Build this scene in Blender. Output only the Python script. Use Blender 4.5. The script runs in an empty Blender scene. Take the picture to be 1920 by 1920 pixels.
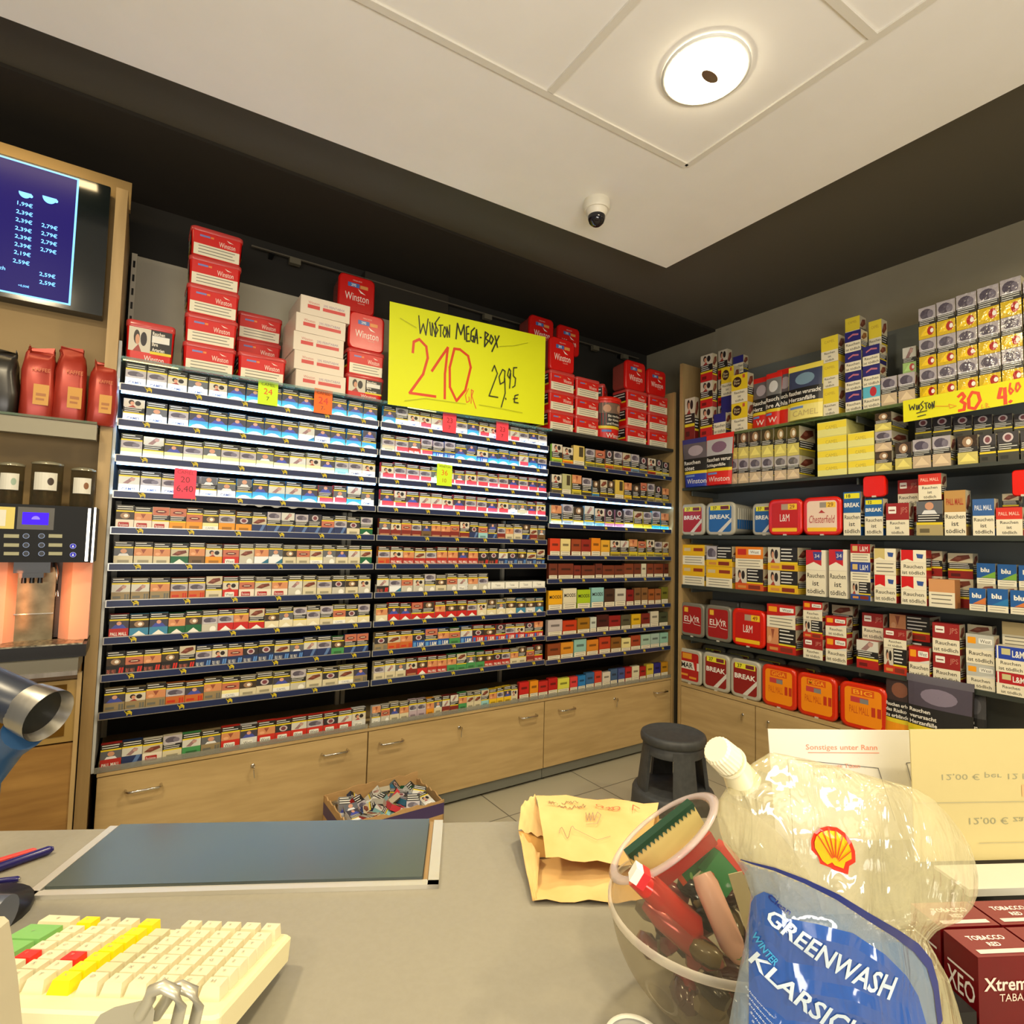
import bpy, math, random
from mathutils import Vector, Matrix
random.seed(7)
C = bpy.context.scene.collection
S = bpy.context.scene
PI = math.pi
H = 1.30                      # camera height above the floor
F = 1044.95                   # focal length in pixels of a 1920 frame

# ------------------------------------------------------------------ camera, world, exposure, lights
R = Matrix(((0.8292048, 0.05219144, 0.55650288), (-0.55841738, 0.03410788, 0.82885866), (0.02427819, -0.99805446, 0.05742702)))
cam = bpy.data.cameras.new('camera'); camo = bpy.data.objects.new('camera', cam); C.objects.link(camo)
cam.sensor_width = 36; cam.lens = F / 1920 * 36; cam.clip_start = 0.02
cols = [R.col[0], -R.col[1], -R.col[2]]
M = Matrix.Identity(4)
for i in range(3):
    for j in range(3): M[j][i] = cols[i][j]
M.translation = (0, 0, H)
camo.matrix_world = M
S.camera = camo
S.view_settings.view_transform = 'Standard'; S.view_settings.look = 'None'; S.view_settings.gamma = 1
S.view_settings.use_curve_mapping = False
S.view_settings.exposure = 0.42
S.cycles.max_bounces = 6; S.cycles.transparent_max_bounces = 16; S.cycles.use_denoising = True
S.cycles.sample_clamp_indirect = 4
w = bpy.data.worlds.new('world'); S.world = w; w.use_nodes = True
w.node_tree.nodes['Background'].inputs[0].default_value = (1, .93, .80, 1)
w.node_tree.nodes['Background'].inputs[1].default_value = 0.20
LAMP_W, LED_E = 17.0, 9.0
WARM = (1, .83, .54)
CEIL = 2.71
LAMPS = [(1.32, 1.0), (-.55, 1.0), (1.32, -.9), (-.2, -.9), (-1.8, -.4), (2.5, -.2)]
for (lx, ly) in LAMPS:
    L = bpy.data.lights.new('downlight_light', 'AREA'); L.shape = 'DISK'; L.size = .19; L.energy = LAMP_W; L.color = WARM
    o = bpy.data.objects.new('downlight_light', L); C.objects.link(o); o.location = (lx, ly, CEIL - .03)

# unseen broad fill added behind the camera, aimed up to brighten the white ceiling
L = bpy.data.lights.new('ceiling_fill', 'AREA'); L.shape = 'RECTANGLE'; L.size = 2.4; L.size_y = 1.2; L.energy = 74; L.color = (1, .93, .84)
o = bpy.data.objects.new('ceiling_fill', L); C.objects.link(o); o.location = (-.4, -1.5, 1.25); o.rotation_euler = (math.radians(158), 0, 0)

# ------------------------------------------------------------------ pixel rays onto real planes
def ray(px, py): return R @ Vector((px - 960, py - 960, F))
def atY(px, py, y): r = ray(px, py); p = r * (y / r.y); return Vector((p.x, p.y, p.z + H))
def atX(px, py, x): r = ray(px, py); p = r * (x / r.x); return Vector((p.x, p.y, p.z + H))
def atZ(px, py, z): r = ray(px, py); p = r * ((z - H) / r.z); return Vector((p.x, p.y, p.z + H))
NV = Vector((.484, .875, 0)); NU = Vector((.875, -.484, 0))   # across / along the counter
def atV(px, py, v): r = ray(px, py); p = r * (v / NV.dot(r)); return Vector((p.x, p.y, p.z + H))

# ------------------------------------------------------------------ materials
def lin(c):
    c = c / 255.0
    return c / 12.92 if c <= .04045 else ((c + .055) / 1.055) ** 2.4
def rgb(t): return (lin(t[0]), lin(t[1]), lin(t[2]), 1)
MATS = {}
def base(name, col, rough=.5, metal=0, **kw):
    if name in MATS: return MATS[name]
    m = bpy.data.materials.new(name); m.use_nodes = True; MATS[name] = m
    b = m.node_tree.nodes['Principled BSDF']
    b.inputs['Base Color'].default_value = rgb(col); b.inputs['Roughness'].default_value = rough; b.inputs['Metallic'].default_value = metal
    for k, v in kw.items(): b.inputs[k.replace('_', ' ')].default_value = v
    return m
def noisy(name, col, col2, scale=8, stretch=(1, 1, 1), rough=.5, bump=0, metal=0, detail=4, lo=.35, hi=.65, **kw):
    if name in MATS: return MATS[name]
    m = base(name, col, rough, metal, **kw); n = m.node_tree; b = n.nodes['Principled BSDF']
    tc = n.nodes.new('ShaderNodeTexCoord'); mp = n.nodes.new('ShaderNodeMapping'); mp.inputs['Scale'].default_value = stretch
    t = n.nodes.new('ShaderNodeTexNoise'); t.inputs['Scale'].default_value = scale; t.inputs['Detail'].default_value = detail
    r = n.nodes.new('ShaderNodeValToRGB'); r.color_ramp.elements[0].color = rgb(col); r.color_ramp.elements[1].color = rgb(col2)
    r.color_ramp.elements[0].position = lo; r.color_ramp.elements[1].position = hi
    n.links.new(tc.outputs['Object'], mp.inputs[0]); n.links.new(mp.outputs[0], t.inputs[0]); n.links.new(t.outputs[0], r.inputs[0]); n.links.new(r.outputs[0], b.inputs['Base Color'])
    if bump:
        bp = n.nodes.new('ShaderNodeBump'); bp.inputs['Strength'].default_value = bump; bp.inputs['Distance'].default_value = .002
        n.links.new(t.outputs[0], bp.inputs['Height']); n.links.new(bp.outputs[0], b.inputs['Normal'])
    return m
GLOSS = [False]
def P(r, g=None, b=None, rough=.42):
    """printed card or plastic of one colour, with a faint procedural unevenness in its gloss"""
    if g is None: r, g, b = r
    r, g, b = [int(round(v / 3) * 3) for v in (r, g, b)]
    if GLOSS[0]: rough = .16
    name = ('wrapped_' if GLOSS[0] else 'print_') + '%d_%d_%d_%d' % (r, g, b, rough * 100)
    if name in MATS: return MATS[name]
    m = base(name, (r, g, b), rough); n = m.node_tree
    t = n.nodes.new('ShaderNodeTexNoise'); t.inputs['Scale'].default_value = 30
    mr = n.nodes.new('ShaderNodeMapRange'); mr.inputs['To Min'].default_value = rough - .06; mr.inputs['To Max'].default_value = rough + .06
    n.links.new(t.outputs[0], mr.inputs[0]); n.links.new(mr.outputs[0], n.nodes['Principled BSDF'].inputs['Roughness'])
    if GLOSS[0]:   # creased cellophane
        t.inputs['Scale'].default_value = 42; tc = n.nodes.new('ShaderNodeTexCoord'); n.links.new(tc.outputs['Object'], t.inputs[0])
        bp = n.nodes.new('ShaderNodeBump'); bp.inputs['Strength'].default_value = .9; bp.inputs['Distance'].default_value = .004
        n.links.new(t.outputs[0], bp.inputs['Height']); n.links.new(bp.outputs[0], n.nodes['Principled BSDF'].inputs['Normal'])
        n.nodes['Principled BSDF'].inputs['Coat Weight'].default_value = .7
    return m
def emit(name, col, e):
    if name in MATS: return MATS[name]
    m = base(name, tuple(v * .15 for v in col), .4); b = m.node_tree.nodes['Principled BSDF']
    b.inputs['Specular IOR Level'].default_value = .12; b.inputs['Emission Color'].default_value = rgb(col); b.inputs['Emission Strength'].default_value = e
    return m
def film(name, col, alpha, rough=.08, bump=0, scale=20):
    if name in MATS: return MATS[name]
    m = base(name, col, rough, 0, Alpha=alpha); n = m.node_tree; b = n.nodes['Principled BSDF']
    if bump:
        t = n.nodes.new('ShaderNodeTexNoise'); t.inputs['Scale'].default_value = scale; t.inputs['Detail'].default_value = 3
        bp = n.nodes.new('ShaderNodeBump'); bp.inputs['Strength'].default_value = bump; bp.inputs['Distance'].default_value = .01
        tc = n.nodes.new('ShaderNodeTexCoord'); n.links.new(tc.outputs['Object'], t.inputs[0])
        n.links.new(t.outputs[0], bp.inputs['Height']); n.links.new(bp.outputs[0], b.inputs['Normal'])
    return m
def clear(name, tint=(255, 250, 235), edge=(235, 225, 200), lo=.06, hi=.55, rough=.05):
    """thin clear plastic: see-through face on, whiter at grazing angles"""
    if name in MATS: return MATS[name]
    m = bpy.data.materials.new(name); m.use_nodes = True; MATS[name] = m; n = m.node_tree; n.nodes.clear()
    out = n.nodes.new('ShaderNodeOutputMaterial'); mx = n.nodes.new('ShaderNodeMixShader'); tr = n.nodes.new('ShaderNodeBsdfTransparent')
    pr = n.nodes.new('ShaderNodeBsdfPrincipled'); lw = n.nodes.new('ShaderNodeLayerWeight'); mr = n.nodes.new('ShaderNodeMapRange')
    tr.inputs[0].default_value = rgb(tint); pr.inputs['Base Color'].default_value = rgb(edge); pr.inputs['Roughness'].default_value = rough
    lw.inputs[0].default_value = .35; mr.inputs['To Min'].default_value = lo; mr.inputs['To Max'].default_value = hi
    n.links.new(lw.outputs['Facing'], mr.inputs[0]); n.links.new(mr.outputs[0], mx.inputs[0]); n.links.new(tr.outputs[0], mx.inputs[1]); n.links.new(pr.outputs[0], mx.inputs[2]); n.links.new(mx.outputs[0], out.inputs[0])
    return m
WOOD = noisy('oak_laminate', (174, 148, 100), (190, 163, 114), 3.2, (1.2, 1, 9), .5, .05, detail=6)
WOODV = noisy('oak_laminate_upright', (160, 134, 88), (178, 150, 102), 3.2, (9, 9, .8), .5, .05, detail=6)
WOODD = noisy('dark_oak_front', (128, 92, 44), (156, 118, 62), 3.0, (1, 1, 8), .45, .05, detail=6)
GREY = base('grey_plinth', (110, 112, 104), .5)
DARK = base('dark_shelf_metal', (44, 44, 42), .5)
DARKB = noisy('dark_back_panel', (34, 33, 30), (44, 42, 38), 6, rough=.6)
STEEL = noisy('brushed_steel', (170, 165, 155), (190, 186, 176), 60, (1, 1, .05), .3, 0, 1)
CHROME = base('polished_metal', (205, 200, 190), .15, 1)
BLACK = base('black_plastic', (18, 18, 18), .3)
RUBBER = noisy('grey_stool_plastic', (58, 60, 62), (68, 70, 71), 40, rough=.55, bump=.1)
WHITE = P(238, 236, 228); INK = P(24, 24, 26)

# ------------------------------------------------------------------ mesh builder
class MB:
    def __init__(s): s.v = []; s.f = []; s.m = []; s.mats = []; s.sm = []
    def mi(s, m):
        if m not in s.mats: s.mats.append(m)
        return s.mats.index(m)
    def add(s, vs, fs, m, smooth=False):
        k = len(s.v); i = s.mi(m)
        s.v += [tuple(v) for v in vs]
        for f in fs: s.f.append([a + k for a in f]); s.m.append(i); s.sm.append(smooth)
        return s
    def box(s, x0, y0, z0, x1, y1, z1, m, X=None):
        vs = [Vector((x, y, z)) for x in (x0, x1) for y in (y0, y1) for z in (z0, z1)]
        if X is not None: vs = [X @ v for v in vs]
        return s.add(vs, [(0, 1, 3, 2), (4, 6, 7, 5), (0, 4, 5, 1), (2, 3, 7, 6), (0, 2, 6, 4), (1, 5, 7, 3)], m)
    def loft(s, secs, m, smooth=True, caps=True, closed=True):
        n = len(secs[0]); vs = [p for q in secs for p in q]; fs = []
        for i in range(len(secs) - 1):
            for j in range(n if closed else n - 1):
                a = i * n + j; b = i * n + (j + 1) % n
                fs.append((a, b, b + n, a + n))
        s.add(vs, fs, m, smooth)
        if caps:
            s.add(secs[0], [list(range(n))[::-1]], m); s.add(secs[-1], [list(range(n))], m)
        return s
    def lathe(s, prof, m, n=24, X=None, smooth=True, caps=True):
        secs = []
        for r, z in prof:
            q = [Vector((r * math.cos(2 * PI * k / n), r * math.sin(2 * PI * k / n), z)) for k in range(n)]
            secs.append([X @ p for p in q] if X is not None else q)
        return s.loft(secs, m, smooth, caps)
    def tube(s, pts, r, m, n=8, caps=True, flat=1.0):
        pts = [Vector(p) for p in pts]; secs = []; up = Vector((0, 0, 1))
        for i, p in enumerate(pts):
            d = (pts[min(i + 1, len(pts) - 1)] - pts[max(i - 1, 0)]).normalized()
            a = d.cross(up)
            if a.length < .1: a = d.cross(Vector((0, 1, 0)))
            a.normalize(); b = d.cross(a)
            rr = r[i] if isinstance(r, (list, tuple)) else r
            secs.append([p + a * rr * math.cos(2 * PI * k / n) + b * rr * flat * math.sin(2 * PI * k / n) for k in range(n)])
        return s.loft(secs, m, True, caps)
    def mesh(s, name):
        me = bpy.data.meshes.new(name); me.from_pydata(s.v, [], s.f)
        for m in s.mats: me.materials.append(m)
        me.polygons.foreach_set('material_index', s.m); me.polygons.foreach_set('use_smooth', s.sm)
        me.update(); return me
    def build(s, name, parent=None, loc=None, rotz=0, X=None):
        return link(name, s.mesh(name), parent, loc, rotz, X)
def link(name, me, parent=None, loc=None, rotz=0, X=None):
    o = bpy.data.objects.new(name, me); C.objects.link(o)
    if parent: o.parent = parent
    if X is not None: o.matrix_world = X
    else:
        if loc is not None: o.location = loc
        o.rotation_euler = (0, 0, rotz)
    return o
def empty(name, loc=(0, 0, 0), rotz=0):
    o = bpy.data.objects.new(name, None); C.objects.link(o); o.location = loc; o.rotation_euler = (0, 0, rotz); o.empty_display_size = .02
    return o
def tag(o, label, cat, group=None):
    o['label'] = label; o['category'] = cat
    if group: o['group'] = group
    return o
def struct(o, label=None):
    o['kind'] = 'structure'
    if label: o['label'] = label
    return o
def rrect(w, h, r, n=4):
    """rounded rectangle, centred, counter-clockwise list of (a, b)"""
    q = []
    for cx, cy, a0 in ((w / 2 - r, h / 2 - r, 0), (-w / 2 + r, h / 2 - r, 90), (-w / 2 + r, -h / 2 + r, 180), (w / 2 - r, -h / 2 + r, 270)):
        for k in range(n + 1):
            a = math.radians(a0 + 90 * k / n); q.append((cx + r * math.cos(a), cy + r * math.sin(a)))
    return q

# text -> flat polygons, cached
TXT = {}
def text_polys(st, bold=0.0):
    k = (st, bold)
    if k in TXT: return TXT[k]
    cu = bpy.data.curves.new('lettering', 'FONT'); cu.body = st; cu.resolution_u = 2; cu.offset = bold; cu.fill_mode = 'FRONT'
    o = bpy.data.objects.new('lettering', cu); C.objects.link(o)
    bpy.context.view_layer.update()
    me = o.to_mesh()
    vs = [(v.co.x, v.co.y) for v in me.vertices]; fs = [list(p.vertices) for p in me.polygons]
    o.to_mesh_clear(); bpy.data.objects.remove(o); bpy.data.curves.remove(cu)
    if not vs: vs = [(0, 0)]; fs = []
    x0 = min(v[0] for v in vs); x1 = max(v[0] for v in vs); y0 = min(v[1] for v in vs); y1 = max(v[1] for v in vs)
    r = ([(v[0] - x0, v[1] - y0) for v in vs], fs, max(x1 - x0, 1e-4), max(y1 - y0, 1e-4)); TXT[k] = r
    return r

class Face:
    """a printed face: u, v in 0..1 over U x V from corner O; every call lays one more layer outward"""
    def __init__(s, mb, O, U, V, surf=None, eps=.00012, lift=.0002):
        s.mb = mb; s.O = Vector(O); s.U = Vector(U); s.V = Vector(V); s.N = s.U.cross(s.V).normalized(); s.k = lift; s.eps = eps; s.surf = surf
    def p(s, u, v):
        if s.surf: return s.surf(u, v, s.k)
        return s.O + s.U * u + s.V * v + s.N * s.k
    def nxt(s): s.k += s.eps
    def poly(s, pts, m): s.mb.add([s.p(*q) for q in pts], [list(range(len(pts)))], m); s.nxt()
    def rect(s, u0, v0, u1, v1, m, n=1):
        for i in range(n):
            a = u0 + (u1 - u0) * i / n; b = u0 + (u1 - u0) * (i + 1) / n
            s.mb.add([s.p(a, v0), s.p(b, v0), s.p(b, v1), s.p(a, v1)], [(0, 1, 2, 3)], m)
        s.nxt()
    def ell(s, cx, cy, rx, ry, m, n=14, rot=0):
        if not s.surf: return s.poly([(cx + rx * math.cos(2 * PI * k / n + rot), cy + ry * math.sin(2 * PI * k / n)) for k in range(n)], m)
        rings = [[s.p(cx + rx * q * math.cos(2 * PI * k / n), cy + ry * q * math.sin(2 * PI * k / n)) for k in range(n)] for q in (1, .66, .33, .02)]
        s.mb.loft(rings, m, smooth=False, caps=False); s.nxt()
    def rr(s, u0, v0, u1, v1, rad, m):
        W = s.U.length; Hh = s.V.length
        q = rrect((u1 - u0) * W, (v1 - v0) * Hh, rad, 4)
        s.poly([((u0 + u1) / 2 + a / W, (v0 + v1) / 2 + b / Hh) for a, b in q], m)
    def text(s, st, cx, cy, h, m, w=None, bold=0.0, rot=0, slant=0, maxw=None, align='c'):
        vs, fs, tw, th = text_polys(st, bold); W = s.U.length; Hh = s.V.length
        sy = h * Hh / th; sx = sy
        if w: sx = w * W / tw
        elif maxw and tw * sx > maxw * W: sx = maxw * W / tw
        q = []; off = tw / 2 if align == 'c' else (0 if align == 'l' else tw)
        for x, y in vs:
            a = (x - off) * sx; b = (y - th / 2) * sy; a += b * slant
            c_, s_ = math.cos(rot), math.sin(rot); a, b = a * c_ - b * s_, a * s_ + b * c_
            q.append(s.p(cx + a / W, cy + b / Hh))
        s.mb.add(q, fs, m); s.nxt()
    def stroke(s, pts, wd, m):
        W = s.U.length; Hh = s.V.length
        for (a, b) in zip(pts, pts[1:]):
            dx = (b[0] - a[0]) * W; dy = (b[1] - a[1]) * Hh; L = math.hypot(dx, dy) or 1
            nx, ny = -dy / L * wd / 2 / W, dx / L * wd / 2 / Hh; ex, ey = dx / L * wd * .3 / W, dy / L * wd * .3 / Hh
            s.mb.add([s.p(a[0] + nx - ex, a[1] + ny - ey), s.p(a[0] - nx - ex, a[1] - ny - ey), s.p(b[0] - nx + ex, b[1] - ny + ey), s.p(b[0] + nx + ex, b[1] + ny + ey)], [(0, 1, 2, 3)], m); s.k += 1.5e-5
        s.nxt()

ORD = 'zero first second third fourth fifth sixth seventh eighth ninth tenth eleventh twelfth thirteenth fourteenth fifteenth sixteenth seventeenth eighteenth nineteenth twentieth twenty-first twenty-second twenty-third twenty-fourth'.split()
YEL = (225, 200, 40); WRN = P(30, 30, 30); YLW = P(YEL)

# ------------------------------------------------------------------ room
def slab(name, pts, z0, z1, m):
    mb = MB(); mb.loft([[Vector((x, y, z0)) for x, y in pts], [Vector((x, y, z1)) for x, y in pts]], m, smooth=False); return struct(mb.build(name))
XL, XR, YB, YF = -2.6, 3.32, 3.06, -2.6
def tiles():
    m = base('floor_tiles', (176, 172, 150), .35); n = m.node_tree; b = n.nodes['Principled BSDF']
    tc = n.nodes.new('ShaderNodeTexCoord'); br = n.nodes.new('ShaderNodeTexBrick'); mp = n.nodes.new('ShaderNodeMapping')
    br.offset = 0; br.inputs['Scale'].default_value = 1; br.inputs['Brick Width'].default_value = .6; br.inputs['Row Height'].default_value = .6
    br.inputs['Mortar Size'].default_value = .003; br.inputs['Color1'].default_value = rgb((178, 172, 150)); br.inputs['Color2'].default_value = rgb((172, 167, 146)); br.inputs['Mortar'].default_value = rgb((96, 92, 80))
    mp.inputs['Location'].default_value = (.25, .13, 0)
    n.links.new(tc.outputs['Object'], mp.inputs[0]); n.links.new(mp.outputs[0], br.inputs[0]); n.links.new(br.outputs[0], b.inputs['Base Color'])
    return m
slab('floor', [(XL, YF), (XR, YF), (XR, YB), (XL, YB)], -.05, 0, tiles())
slab('wall_back', [(XL, YB), (XR + .1, YB), (XR + .1, YB + .1), (XL, YB + .1)], 0, 2.95, base('dark_back_wall', (40, 37, 30), .8))
slab('wall_right', [(XR, YF), (XR + .1, YF), (XR + .1, YB), (XR, YB)], 0, 2.95, noisy('cream_grey_paint', (150, 142, 118), (158, 150, 126), 3, rough=.7))
slab('trim_3', [(XL, 2.42), (XR, 2.42), (XR, YB), (XL, YB)], 2.835, 2.849, base('black_brown_ceiling', (42, 36, 26), .85))
slab('ceiling', [(XL, YF), (XR, YF), (XR, YB), (XL, YB)], 2.85, 2.95, base('dark_ceiling_paint', (84, 78, 64), .75))
# white suspended ceiling island with its grid
K1 = [(-2.55, 2.13), (2.147, 1.855), (2.09, -2.5), (-2.55, -2.5)][::-1]
slab('trim_1', K1, CEIL, CEIL + .05, noisy('white_ceiling_board', (240, 237, 230), (243, 240, 234), 5, rough=.8))
GR = base('ceiling_grid_bar', (224, 219, 206), .6)
mb = MB(); z = CEIL - .006
def bar(mb, a, b, wd):
    a = Vector(a); b = Vector(b); d = (b - a).normalized(); nn = Vector((-d.y, d.x, 0)) * wd / 2
    mb.loft([[a - nn, b - nn, b + nn, a + nn], [p + Vector((0, 0, .006)) for p in (a - nn, b - nn, b + nn, a + nn)]], GR, smooth=False)
bar(mb, (-2.4, 1.55, z), (1.61, 1.30, z), .022); bar(mb, (1.61, 1.30, z), (1.58, -2.4, z), .022)
z -= .0004; bar(mb, (-2.4, .90, z), (1.60, .665, z), .022); bar(mb, (.995, 1.325, z), (.97, -2.4, z), .022); bar(mb, (-2.4, .27, z), (1.61, .04, z), .022)
bar(mb, (.36, 1.375, z), (.34, -2.4, z), .022); bar(mb, (-.27, 1.41, z), (-.27, -2.4, z), .022)
struct(mb.build('trim_2'))
# recessed downlights
LED_W = emit('lamp_glow', (255, 238, 200), 22)
def downlight(x, y, label):
    t = empty('downlight', (x, y, CEIL)); tag(t, label, 'ceiling light', 'ceiling downlights')
    mb = MB(); mb.lathe([(.122, -.001), (.126, -.008), (.116, -.012), (.110, -.006)], WHITE, 32, caps=False); mb.build('bezel', t)
    mb = MB(); mb.lathe([(.110, -.004), (.105, -.02), (.055, -.024), (.050, -.024)], LED_W, 32, caps=False); mb.lathe([(.050, -.0241), (.0001, -.0242)], LED_W, 24, caps=False); mb.build('diffuser', t)
    mb = MB(); mb.lathe([(.032, -.0275), (.034, -.025), (.03, -.0245)], CHROME, 20, Matrix.Translation((.005, -.012, 0)) @ Matrix.Scale(.5, 4, (0, 1, 0))); mb.build('reflector', t)
    return t
downlight(1.32, 1.0, 'glowing round downlight in the white ceiling above the counter')

# dome camera
p = atZ(1119, 378, CEIL)
t = empty('security_camera', p); tag(t, 'white dome security camera hanging under the white ceiling near its corner', 'security camera')
MB().lathe([(.053, 0), (.055, -.012), (.054, -.032), (.05, -.04)], P(228, 222, 205), 32).build('housing', t)
MB().lathe([(.045, -.038), (.044, -.05), (.036, -.062), (.034, -.064)], P(220, 214, 198), 32).build('ring', t)
MB().lathe([(.035, -.06), (.035, -.075), (.029, -.09), (.018, -.1), (.002, -.104)], base('smoked_dome', (22, 20, 26), .05), 28).build('dome', t)

# ------------------------------------------------------------------ product prints
def picture(f, u0, v0, u1, v1, k):
    """the warning photograph on a pack, k picks which"""
    w = u1 - u0; h = v1 - v0; X = lambda a: u0 + a * w; Y = lambda b: v0 + b * h
    if k == 0:    # portrait, white shirt
        f.rect(u0, v0, u1, v1, P(96, 98, 104)); f.ell(X(.5), Y(.62), w * .17, h * .3, P(205, 150, 120)); f.poly([(X(.2), v0), (X(.8), v0), (X(.7), Y(.3)), (X(.3), Y(.3))], P(222, 224, 228))
    elif k == 1:  # flesh close-up
        f.rect(u0, v0, u1, v1, P(206, 140, 96)); f.poly([(X(.35), Y(.9)), (X(.65), Y(.9)), (X(.5), Y(.3))], P(150, 80, 56)); f.ell(X(.25), Y(.3), w * .15, h * .2, P(224, 168, 126))
    elif k == 2:  # lungs
        f.rect(u0, v0, u1, v1, P(176, 172, 178)); f.ell(X(.45), Y(.5), w * .36, h * .36, P(88, 82, 96)); f.ell(X(.7), Y(.45), w * .18, h * .28, P(120, 114, 130)); f.rect(X(.1), Y(.1), X(.9), Y(.2), P(206, 206, 214))
    elif k == 3:  # eye on dark
        f.rect(u0, v0, u1, v1, P(64, 50, 40)); f.ell(X(.5), Y(.5), w * .27, h * .4, P(160, 130, 100)); f.ell(X(.55), Y(.5), w * .12, h * .22, P(236, 232, 220))
    elif k == 4:  # couple
        f.rect(u0, v0, u1, v1, P(206, 202, 182)); f.ell(X(.36), Y(.6), w * .14, h * .3, P(52, 38, 34)); f.ell(X(.4), Y(.5), w * .1, h * .22, P(206, 150, 120)); f.ell(X(.68), Y(.55), w * .15, h * .3, P(40, 32, 32)); f.poly([(X(.2), v0), (X(.6), v0), (X(.45), Y(.3))], P(160, 60, 52))
    elif k == 5:  # brown organ
        f.rect(u0, v0, u1, v1, P(196, 186, 158)); f.poly([(X(.05), Y(.2)), (X(.4), Y(.1)), (X(.9), Y(.5)), (X(.85), Y(.85)), (X(.4), Y(.75))], P(112, 54, 40)); f.ell(X(.4), Y(.5), w * .15, h * .15, P(140, 80, 62))
    elif k == 6:  # white figure in blue
        f.rect(u0, v0, u1, v1, P(66, 62, 74)); f.poly([(X(.1), v0), (X(.9), v0), (X(.7), Y(.5)), (X(.3), Y(.5))], P(70, 80, 168)); f.ell(X(.5), Y(.65), w * .13, h * .25, P(214, 160, 132))
    elif k == 7:  # pale hand
        f.rect(u0, v0, u1, v1, P(208, 206, 198)); f.poly([(X(.2), Y(.1)), (X(.45), Y(.05)), (X(.8), Y(.8)), (X(.6), Y(.95))], P(150, 116, 116)); f.ell(X(.65), Y(.65), w * .12, h * .2, P(188, 150, 140))
    elif k == 8:  # black, white circle
        f.rect(u0, v0, u1, v1, P(48, 44, 50)); f.ell(X(.5), Y(.5), w * .26, h * .42, P(198, 186, 190)); f.ell(X(.5), Y(.5), w * .16, h * .28, P(116, 60, 70))
    else:         # tooth gap / lips
        f.rect(u0, v0, u1, v1, P(188, 112, 84)); f.ell(X(.5), Y(.45), w * .34, h * .22, P(110, 46, 44)); f.rect(X(.3), Y(.42), X(.7), Y(.52), P(226, 214, 180))
def warn(f, u0, v0, u1, v1, n=3, seed=0, m=None):
    f.rect(u0, v0, u1, v1, WRN); rr = random.Random(seed)
    for i in range(n):
        y = v1 - (v1 - v0) * (i + .75) / (n + .3); hh = (v1 - v0) * .2 / max(n, 1) * 1.6
        f.rect(u0 + (u1 - u0) * .06, y, u0 + (u1 - u0) * rr.uniform(.6, .94), y + hh, m or P(226, 226, 220))
# brand panels of the cigarette packs: letter -> (base colour, description)
BR = {
 'c': ((240, 240, 240), 'white cigarette pack with dark blue lettering'), 'b': ((60, 165, 222), 'bright blue cigarette pack with white swoosh'),
 'y': ((236, 228, 160), 'pale yellow and white cigarette pack'), 'r': ((232, 70, 84), 'red and white cigarette pack'), 'R': ((176, 42, 36), 'red cigarette pack with white lettering'),
 'm': ((126, 40, 34), 'maroon cigarette pack'), 'M': ((196, 34, 30), 'cigarette pack with red roof shape on white'), 'G': ((226, 216, 180), 'cigarette pack with gold roof shape on cream'),
 'g': ((20, 100, 60), 'cigarette pack with green roof shape'), 'L': ((64, 134, 170), 'cigarette pack with light blue roof shape'), 'n': ((36, 52, 96), 'navy cigarette pack'),
 'k': ((34, 30, 30), 'black cigarette pack with red stripes'), 'K': ((30, 50, 96), 'dark blue cigarette pack with pale stripes'), 't': ((150, 132, 96), 'tan cigarette pack with grey stripes'),
 'o': ((196, 104, 44), 'orange cigarette pack with red stripes'), 'O': ((226, 150, 30), 'amber cigarette pack'), 'e': ((214, 204, 172), 'cream cigarette pack'),
 'w': ((228, 220, 200), 'cream cigarette pack with red name plate'), 'W': ((200, 44, 32), 'red cigarette pack with white name plate'), 'v': ((214, 216, 214), 'silver cigarette pack with white name plate'),
 'l': ((190, 36, 34), 'red cigarette pack with big white initials'), 'B': ((30, 80, 160), 'blue cigarette pack with big white initials'), 'E': ((70, 148, 84), 'green cigarette pack'),
 's': ((196, 192, 178), 'silver grey cigarette pack with white disc'), 'x': ((150, 204, 206), 'pale aqua cigarette pack'), 'p': ((184, 164, 176), 'lilac cigarette pack'),
 'Y': ((228, 190, 40), 'golden yellow cigarette pack'), 'd': ((110, 84, 52), 'brown cigarette pack'), 'D': ((232, 236, 240), 'white cigarette pack with blue slanted corner')}
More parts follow.
